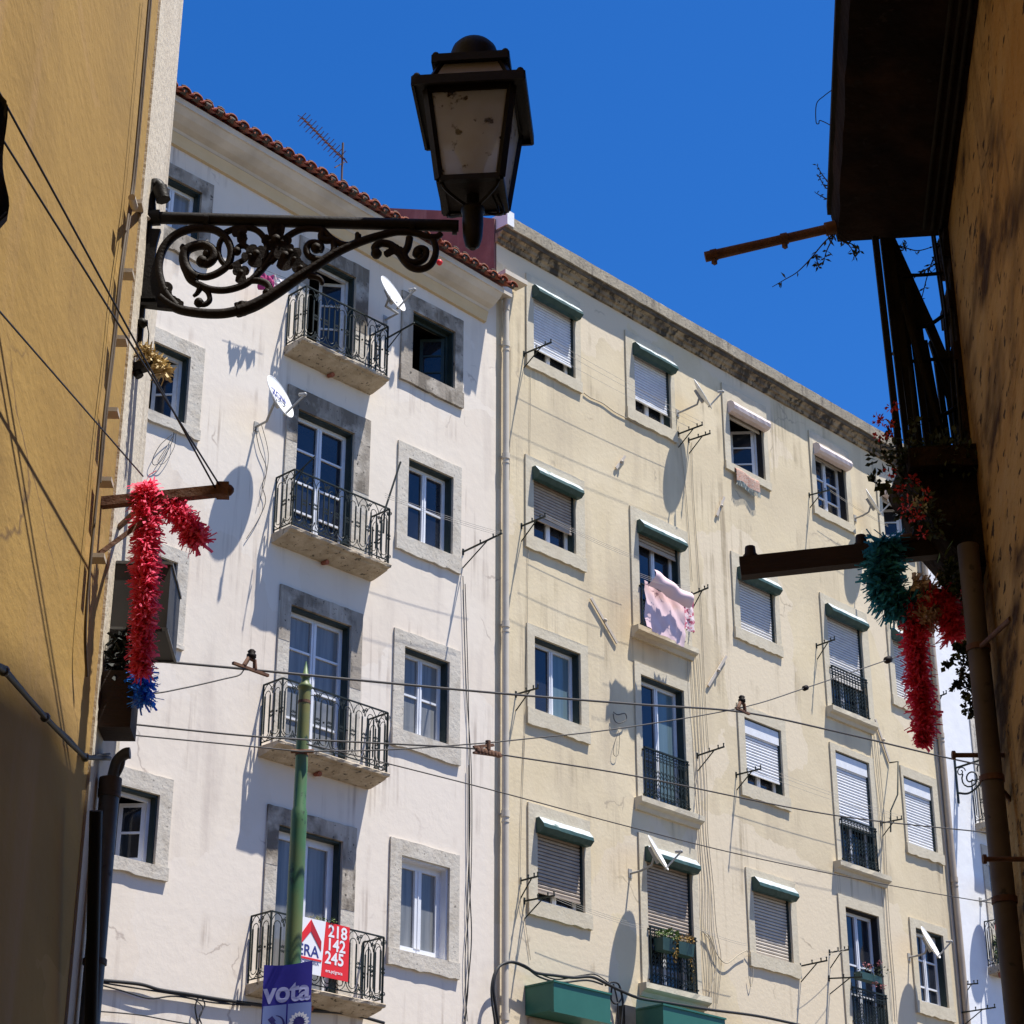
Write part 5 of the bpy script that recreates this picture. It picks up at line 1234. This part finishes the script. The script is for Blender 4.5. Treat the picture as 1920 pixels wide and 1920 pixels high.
for (x, y) in ((8,1258),(85,1345),(160,1420)):
    m = MB(); m.ball(Lw(x, y, .03), .016, 8); m.build('clip', M['pipe_grey'], t)
# metal box on the pilaster
bx = Lw(207, 1178, .012); t = thing('metal_box', 'dark sheet metal box projecting from the corner pilaster behind the red garland', 'box', bx)
m = MB(); m.obox(bx-dL*.0, nL*.205, dL*.33, up*.265); m.build('body', M['box_metal'], t)
e = [bx, bx+nL*.205, bx+nL*.205+dL*.33, bx+dL*.33]
for i in range(4):
    j = (i+1) % 4; m = MB(); m.bar(e[i]+up*.265, e[j]+up*.265, .012, .012); m.build('edge_strip', M['pipe_grey'], t); m = MB(); m.bar(e[i], e[j], .010, .010); m.build('edge_strip', M['pipe_grey'], t)
m = MB(); m.bar(bx-up*.02, bx+nL*.19-up*.0+up*-.005, .012, .012); m.bar(bx-up*.16, bx+nL*.16, .012, .012); m.build('support', M['black'], t)
# dark crate with dark and blue fringe below the box
cr = Lw(183, 1362, .012); t = thing('planter_crate', 'dark wooden crate fixed low on the corner pilaster with dark fringe above it', 'crate', cr)
m = MB(); m.obox(cr, nL*.115, dL*.16, up*.215); m.build('crate', M['wood_dark'], t)
fringe('dark_fringe', None, [cr+nL*.06+up*.24+dL*.05, cr+nL*.09+up*.30+dL*.05, cr+nL*.05+up*.37+dL*.05], .07, 600, [('g_dark',0,1)], wd=.012, parent=t)
fringe('garland', 'bright blue plastic fringe beside the dark crate on the left', [cr+nL*.125+up*.22, cr+nL*.15+up*.16, cr+nL*.16+up*.09], .050, 380, [('g_blue',0,1)], wd=.009)
# downpipe at the corner
pb, pt = Lw(200,1920,.05), Lw(206,1492,.05); bx_, by_ = Lw(204,1500,.055).x, Lw(204,1500,.055).y
t = thing('downpipe', 'fat grey zinc downpipe with a swan neck at the left corner', 'downpipe', (bx_, by_, -1.6))
zz_ = Lw(204,1488,.05).z
m = MB(); m.tube([Vector((bx_,by_,-1.6)), Vector((bx_,by_,zz_))], .036, 16); m.build('pipe', M['pipe_grey'], t)
m = MB(); m.tube([Vector((bx_,by_,zz_-.02)), Vector((bx_,by_,zz_+.05))], .041, 16); m.build('collar', M['pipe_dark'], t); m = MB(); m.tube([Vector((bx_,by_,zz_-.62)), Vector((bx_,by_,zz_-.60))], .042, 12); m.build('collar', M['pipe_dark'], t)
m = MB(); c = Vector((bx_,by_,zz_+.05)); q = lambda x, y: onplane(x, y, Vector((0,1,0)), by_)
m.tube(catmull([c, q(212,1455), q(220,1428), q(234,1414), q(244,1412)]), .022, 10); m.tube(catmull([q(212,1470), q(228,1440), q(232,1420)]), .008, 6); m.build('swan_neck', M['pipe_grey'], t)
m = MB(); m.tube([Lw(180,1520,.10), Lw(170,1925,.10)], .022, 10); tag(m.build('conduit', M['cable']), 'black conduit running down beside the grey zinc downpipe', 'conduit')
# dark cloth at the left frame edge, hung from the wires
m = MB(); vs = []; tp = Lw(-14, 158, .16)
for i in range(15):
    for j in range(7):
        wdt = .036*(1+.25*math.sin(i*.7)); vs.append(Lw(-22,158+i*20,.16)+aX*(wdt*j/6*(.55 if i < 2 else 1)*(.6 if i > 12 else 1))+dL*.02*math.sin(j*1.7+i*.5))
fs = [(i*7+j, i*7+j+1, (i+1)*7+j+1, (i+1)*7+j) for i in range(14) for j in range(6)]
m.add(vs, fs, smooth=True); m.add([v+dL*.015 for v in vs], fs, smooth=True)
tag(m.build('cloth', M['darkcloth'], recalc=False), 'dark grey cloth hanging at the left edge where the two wires start', 'cloth')

# ------------------------------------------------------------------ the right side of the alley
# concrete balcony slab seen from below
e0 = Rw(1775, 441); zs = e0.z
def RL(s, o, z): return Vector((CR.x, CR.y, 0)) - dR*s + nR*o + up*z      # s metres towards the viewer from the corner, o out from the wall
s0 = (Vector((CR.x,CR.y,0))-Vector((e0.x,e0.y,0))).dot(dR)
o_out = 0
for k in range(20, 90):
    P = RL(s0, k/100, zs); zc = P.dot(Fv)
    if 960+FPX*P.dot(Rv)/zc < 1574: o_out = k/100; break
t = thing('balcony', 'very dark concrete balcony slab seen from below on the right house', 'balcony', RL(s0+1, .2, zs))
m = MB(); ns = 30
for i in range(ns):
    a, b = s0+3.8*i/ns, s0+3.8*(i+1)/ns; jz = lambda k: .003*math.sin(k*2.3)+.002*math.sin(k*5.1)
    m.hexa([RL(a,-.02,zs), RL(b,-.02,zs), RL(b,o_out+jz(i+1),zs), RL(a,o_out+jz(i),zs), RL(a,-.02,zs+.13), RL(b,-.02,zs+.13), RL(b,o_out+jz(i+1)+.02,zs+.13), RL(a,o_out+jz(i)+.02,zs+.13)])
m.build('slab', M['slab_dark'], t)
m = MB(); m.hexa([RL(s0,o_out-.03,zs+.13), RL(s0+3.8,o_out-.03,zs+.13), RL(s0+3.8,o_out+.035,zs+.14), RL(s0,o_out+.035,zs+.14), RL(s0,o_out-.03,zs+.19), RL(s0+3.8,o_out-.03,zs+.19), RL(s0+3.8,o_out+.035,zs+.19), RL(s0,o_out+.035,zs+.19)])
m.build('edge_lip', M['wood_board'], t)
m = MB()                                         # cracked plaster lip around the soffit
for k in range(3): m.tube([RL(s0+.05+k*.01, .03+k*.035, zs-.006), RL(s0+3.6, .03+k*.035, zs-.006)], .009, 6)
m.build('soffit_cables', M['wood_board'], t)
# rusty pole out of the slab
q = onplane(1562, 427, Vector((0,1,0)), RL(s0+.06,o_out,zs).y); q2 = q-nR*-1*0
tip = onplane(1322, 482, dR, dR.dot(q))
t = thing('rusty_pole', 'short rusty pole sticking out from the balcony slab against the sky', 'pole', q)
m = MB(); m.tube([q, q.lerp(tip,.5), tip], [.021,.021,.023], 10); m.tube([q+(q-tip)*.02, q.lerp(tip,.06)], .03, 10); m.build('pipe', M['rust'], t)
m = MB()
for f_ in (.38, .93): c = q.lerp(tip, f_); m.bar(c, c-up*.045, .02, .016); m.tube([c-(tip-q).normalized()*.014, c+(tip-q).normalized()*.014], .026, 10)
m.build('hooks', M['rust'], t)
def YY(x, y, o=0): return Yw(x, y, q.y+o)
m = MB(); m.tube(catmull([YY(1564,166), YY(1545,180), YY(1531,195), YY(1530,228), YY(1535,232), YY(1537,226), YY(1548,230), YY(1562,238)]), .0022, 5)
tag(m.build('bent_wire', M['cable']), 'thin bent wire curling out of the slab edge into the sky', 'wire')
def sprig(name, label, cat, stems, leafn, L, mleaf='leaf_dark', Yd=None, wdt=.3, flowers=None, clump=None, mflow='petal_red', droop=0):
    Yd = Yd or q.y; base = Yw(*stems[0][0], Yd); t = thing(name, label, cat, base, 'self-sown plants on the right house')
    m = MB(); lf = MB()
    for st in stems:
        P = catmull([Yw(x, y, Yd+random.uniform(-.04,.04)) for x, y in st], 6); m.tube(P, [.0035*(1-.6*i/len(P)) for i in range(len(P))], 5)
        for k in range(leafn):
            i = random.randrange(1, len(P)); d_ = (P[i]-P[i-1]).normalized(); leaf_quad(lf, P[i], d_*.5+rv()*.9-up*droop, L*random.uniform(.5,1.2), L*wdt)
    if clump:
        for (x, y, rr, n_) in clump: bush(lf, Yw(x, y, Yd), (rr, rr, rr), n_, L)
    m.build('stem', M['stem'], t); lf.build('foliage', M[mleaf], t)
    if flowers:
        for (x, y, rr) in flowers: f = MB(); bush(f, Yw(x, y, Yd-.03), (rr*.85, rr*.85, rr*.7), 18, .020); f.build('flower', M[mflow], t)
    return t
sprig('wild_plant', 'leafy sprig hanging below the rusty pole', 'plant', [[(1566,436),(1545,455),(1520,485),(1495,510),(1470,525),(1448,538)],[(1566,438),(1550,470),(1545,490)],[(1572,448),(1592,460),(1603,480)],[(1575,450),(1598,458),(1612,470)],[(1530,478),(1534,500)]], 16, .038, wdt=.28, droop=.3)
sprig('wild_plant', 'small upright sprig beside the left edge of the slab', 'plant', [[(1568,362),(1555,345),(1540,325),(1532,310)],[(1568,377),(1548,372),(1530,362)],[(1560,350),(1548,352),(1534,328)]], 20, .022, wdt=.3)
sprig('wild_plant', 'thin twigs hanging behind the boards under the slab', 'plant', [[(1665,455),(1690,462),(1720,470),(1750,462),(1765,455)],[(1765,450),(1748,490),(1738,520),(1728,560),(1718,600)],[(1745,500),(1715,520),(1690,545)],[(1764,455),(1768,480),(1755,500)],[(1672,452),(1690,470),(1700,455)]], 18, .03, Yd=7.45)
# boarded balcony front below the slab
t = thing('timber_screen', 'dark broken timber boards rising from the planted ledge to the slab', 'timber screen', Yw(1740, 900, 7.35))
def board(a, b, w_px, Y=7.35, mat_='wood_board'):
    m = MB(); A_, B_ = Yw(*a, Y), Yw(*b, Y); m.bar(A_, B_, w_px/FPX*8.2, .022, upv=(0,1,0)) if False else m.bar(A_, B_, w_px/FPX*8.2, .022, upv=(0,1,0)); m.build('board', M[mat_], t)
for a_, b_, w_, y_ in (((1641,445),(1693,905),12,7.33),((1655,448),(1706,880),10,7.36),((1664,448),(1722,870),17,7.37),((1668,450),(1740,610),22,7.42),((1738,600),(1812,775),18,7.44),((1684,500),(1727,860),12,7.40),((1700,530),(1742,850),11,7.39),((1712,560),(1700,700),7,7.43),((1716,570),(1756,850),14,7.41),((1730,640),(1768,850),17,7.43),((1722,640),(1745,860),20,7.45),((1748,640),(1796,790),15,7.46),((1754,660),(1778,840),11,7.47),((1772,700),(1790,830),8,7.47),((1706,690),(1722,850),5,7.32),((1690,560),(1760,800),7,7.34)): board(a_, b_, w_, y_)
m = MB()
for a_, b_, c_ in (((1680,515),(1720,516),(1768,512)), ((1690,612),(1735,612),(1768,592)), ((1675,665),(1700,625),(1735,610)), ((1700,680),(1730,675),(1800,672)), ((1730,790),(1775,775),(1812,748))): m.tube(catmull([Yw(*a_,7.40), Yw(*b_,7.40), Yw(*c_,7.40)]), .009, 6); m.build('iron_rod', M['black'], t); m = MB()
# planted ledge with its corbel
t = thing('masonry_ledge', 'crumbling masonry ledge and corbel at the right corner', 'ledge', Yw(1790, 1000, 7.3))
def slabpoly(pts, Y0, Y1, mat_, name):
    m = MB(); m.prism([Yw(x, y, Y0) for x, y in pts], [Yw(x, y, Y0)+Vector((0, Y1-Y0, 0)) for x, y in pts]); return m.build(name, mat_, t)
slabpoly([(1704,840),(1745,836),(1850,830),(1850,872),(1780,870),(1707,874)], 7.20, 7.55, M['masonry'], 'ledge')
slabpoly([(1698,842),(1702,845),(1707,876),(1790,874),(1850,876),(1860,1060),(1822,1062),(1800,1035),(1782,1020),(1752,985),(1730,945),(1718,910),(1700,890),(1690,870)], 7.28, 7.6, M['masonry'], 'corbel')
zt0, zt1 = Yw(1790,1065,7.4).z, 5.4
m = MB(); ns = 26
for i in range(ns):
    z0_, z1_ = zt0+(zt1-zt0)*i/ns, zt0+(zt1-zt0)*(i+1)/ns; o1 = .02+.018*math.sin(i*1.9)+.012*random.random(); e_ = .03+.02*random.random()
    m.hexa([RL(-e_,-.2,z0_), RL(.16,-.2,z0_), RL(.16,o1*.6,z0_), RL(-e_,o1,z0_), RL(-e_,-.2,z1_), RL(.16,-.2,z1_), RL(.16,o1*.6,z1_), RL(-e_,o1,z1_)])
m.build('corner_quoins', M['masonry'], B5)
t = thing('wall_cable', 'old cables running down the right corner beside the timber boards', 'cable', RL(.06,.06,1.5))
m = MB()
for s_, o_ in ((.05,.05),(.08,.045),(.14,.03)): m.tube(catmull([RL(s_+.01*math.sin(k*1.3), o_+.008*math.sin(k*2.1), 5.3-k*.45) for k in range(14)]), .006, 6)
m.build('line', M['cable'], t)
sprig('wild_plant', 'red geranium growing from the ledge across the parapet and sky', 'geranium', [[(1700,905),(1680,880),(1655,850),(1650,830)],[(1705,880),(1690,850),(1675,820),(1668,790)],[(1700,860),(1705,820),(1715,790)],[(1700,920),(1670,915),(1640,905),(1640,895)],[(1700,940),(1665,920),(1650,912)],[(1715,860),(1750,840),(1790,830)],[(1712,960),(1695,965),(1675,960)]], 20, .034, Yd=7.25, wdt=.8,
      flowers=[(1672,762,.022),(1645,785,.020),(1655,790,.016),(1648,817,.02),(1668,793,.014),(1669,886,.024),(1710,897,.02),(1714,902,.018),(1668,815,.012)], clump=[(1660,838,.04,24),(1690,835,.06,34),(1705,862,.05,40),(1650,862,.045,22),(1672,900,.05,30),(1770,845,.09,110),(1810,860,.08,90)])
sprig('wild_plant', 'lower red geranium clump hanging over the green arm end', 'geranium', [[(1745,960),(1720,955),(1700,965)],[(1770,1005),(1740,990),(1715,985)],[(1752,935),(1705,905),(1690,908)],[(1770,1010),(1750,1000),(1735,1000)]], 16, .03, Yd=7.2, wdt=.8,
      flowers=[(1704,948,.042),(1700,957,.036),(1712,968,.026),(1722,968,.02),(1689,915,.018),(1729,1000,.028),(1735,928,.022)], clump=[(1728,940,.045,30),(1742,965,.05,46),(1735,950,.04,30),(1752,985,.05,40)])
m = MB(); bush(m, Yw(1722,950,7.18), (.03,.03,.03), 40, .025); tag(m.build('flowers', M['petal_white']), 'pale cream blossoms next to the lower red geraniums', 'flowers')
# heavy timber arm with pegs
qa = Rw(1835, 1018); tipB = onplane(1388, 1066, dR, dR.dot(qa))
t = thing('timber_beam', 'long dark timber beam with two pegs carrying the teal garland', 'wall arm', qa)
m = MB(); m.bar(qa, tipB, .055, .082); m.build('beam', M['wood_dark'], t)
m = MB()
def onB(x, y): return onplane(x, y, dR, dR.dot(qa))
for x, y in ((1408,1056),(1616,1035)): c = onB(x, y); m = MB(); m.lathe(c+up*.02, up, [(.026,0),(.022,.045),(.020,.052)], 10); m.tube([c+up*.02, c+up*.035], .030, 10); m.build('peg', M['wood_dark'], t)
m = MB(); m.tube([onB(1688,1017)-dR*.03, onB(1725,1010)-dR*.03, onB(1768,1003)-dR*.03], [.018,.022,.018], 9)
tag(m.build('log', M['wood_log']), 'short worn stick lying on the dark timber arm', 'stick')
m = MB(); m.bar(Yw(1712,996,7.3), Yw(1765,1002,7.3), .05, .02); tag(m.build('slat', M['wood_board']), 'dark slat sticking out above the timber arm', 'slat')
T_ = lambda x, y, o=-.04: onB(x, y)+dR*o
fringe('garland', 'teal paper garland draped over the dark timber arm', [T_(1657,1022), T_(1660,1050), T_(1652,1085), T_(1660,1115), T_(1685,1140), T_(1708,1148)], .078, 2200, [('g_teal',0,1)], wd=.012)
fringe('garland', 'long red paper garland hanging down on the right against the cream facade', [T_(1712,1140,-.05), T_(1712,1180,-.05), T_(1716,1230,-.05), T_(1721,1280,-.05), T_(1727,1330,-.05), T_(1732,1370,-.05), T_(1726,1404,-.05)], lambda s: .054-.028*max(0,s-.86)/.14, 2800, [('g_red2',0,1)], wd=.009)
fringe('garland', 'cream and red paper garland between the teal and the long red one', [T_(1710,1110,-.07), T_(1735,1120,-.07), T_(1745,1150,-.07), T_(1728,1180,-.07)], .055, 800, [('g_cream',0,.35),('g_red2',.35,.62),('g_cream',.62,1)], wd=.012)
fringe('garland', 'short dark red paper garland hanging in front of the shaded pipe', [T_(1768,1112,-.05), T_(1772,1140,-.05), T_(1780,1175,-.05), T_(1785,1203,-.05)], .055, 1000, [('g_red2',0,1)], wd=.009)
fringe('garland', 'pale cream paper garland half hidden behind the shaded pipe', [T_(1832,1105,.05), T_(1805,1115,.05), T_(1800,1150,.05), T_(1808,1190,.05)], .05, 600, [('g_cream',0,1)], wd=.012)
sprig('hanging_plant', 'dry trailing plant hanging at the shaded pipe on the right', 'plant', [[(1800,1050),(1785,1070),(1770,1095)],[(1810,1045),(1795,1085),(1790,1110)],[(1818,1200),(1795,1230),(1772,1250)],[(1822,1210),(1805,1260),(1790,1290)],[(1825,1240),(1815,1290),(1808,1335)],[(1828,1260),(1824,1300),(1822,1340)],[(1822,1205),(1800,1215),(1795,1210)]], 60, .024, Yd=7.35, wdt=.9,
      clump=[(1790,1080,.06,160),(1805,1060,.06,160),(1770,1092,.03,40),(1808,1100,.06,120),(1820,1225,.045,120),(1815,1255,.04,100),(1820,1290,.035,80)])
m = MB(); 
for (x, y) in ((1762,1035),(1775,1030),(1790,1040),(1770,1045)): leaf_quad(m, Yw(x, y, 7.2), rv(), .05, .035)
tag(m.build('leaves', M['leaf']), 'few pale green leaves hanging under the timber arm', 'leaves', 'self-sown plants on the right house')
# downpipe at the right corner
pc_ = Rw(1838, 1250, .07)
t = thing('downpipe', 'dirty beige downpipe running down the shaded right corner', 'downpipe', (pc_.x, pc_.y, -1.6))
zt_ = Rw(1812,1035,.07).z
m = MB(); m.tube([Vector((pc_.x,pc_.y,-1.6)), Vector((pc_.x,pc_.y,zt_))], .041, 16); m.build('pipe', M['pipe_dark'], t)
for y_ in (1160, 1500, 1780): m = MB(); z_ = Rw(1850,y_,.07).z; m.tube([Vector((pc_.x,pc_.y,z_)), Vector((pc_.x,pc_.y,z_+.022))], .047, 14); m.tube([Vector((pc_.x,pc_.y,z_+.01)), Rw(1895,y_,.0)], .01, 6); m.build('bracket', M['rust'], t)
for a_, b_, lab in (((1788,1416),(1890,1416),'upper dark iron rod sticking out behind the right downpipe'), ((1846,1611),(1935,1611),'lower dark iron rod sticking out beside the right downpipe')):
    m = MB(); yy = Rw(b_[0]-5, b_[1], 0).y+.02; A_, B_ = Yw(*a_, yy), Yw(*b_, yy); m.tube([A_, B_], .009, 8); m.tube([A_-Vector((.006,0,0)), A_+Vector((.006,0,0))], .017, 8)
    tag(m.build('iron_rod', M['rust']), lab, 'rod', 'iron rods on the right house')
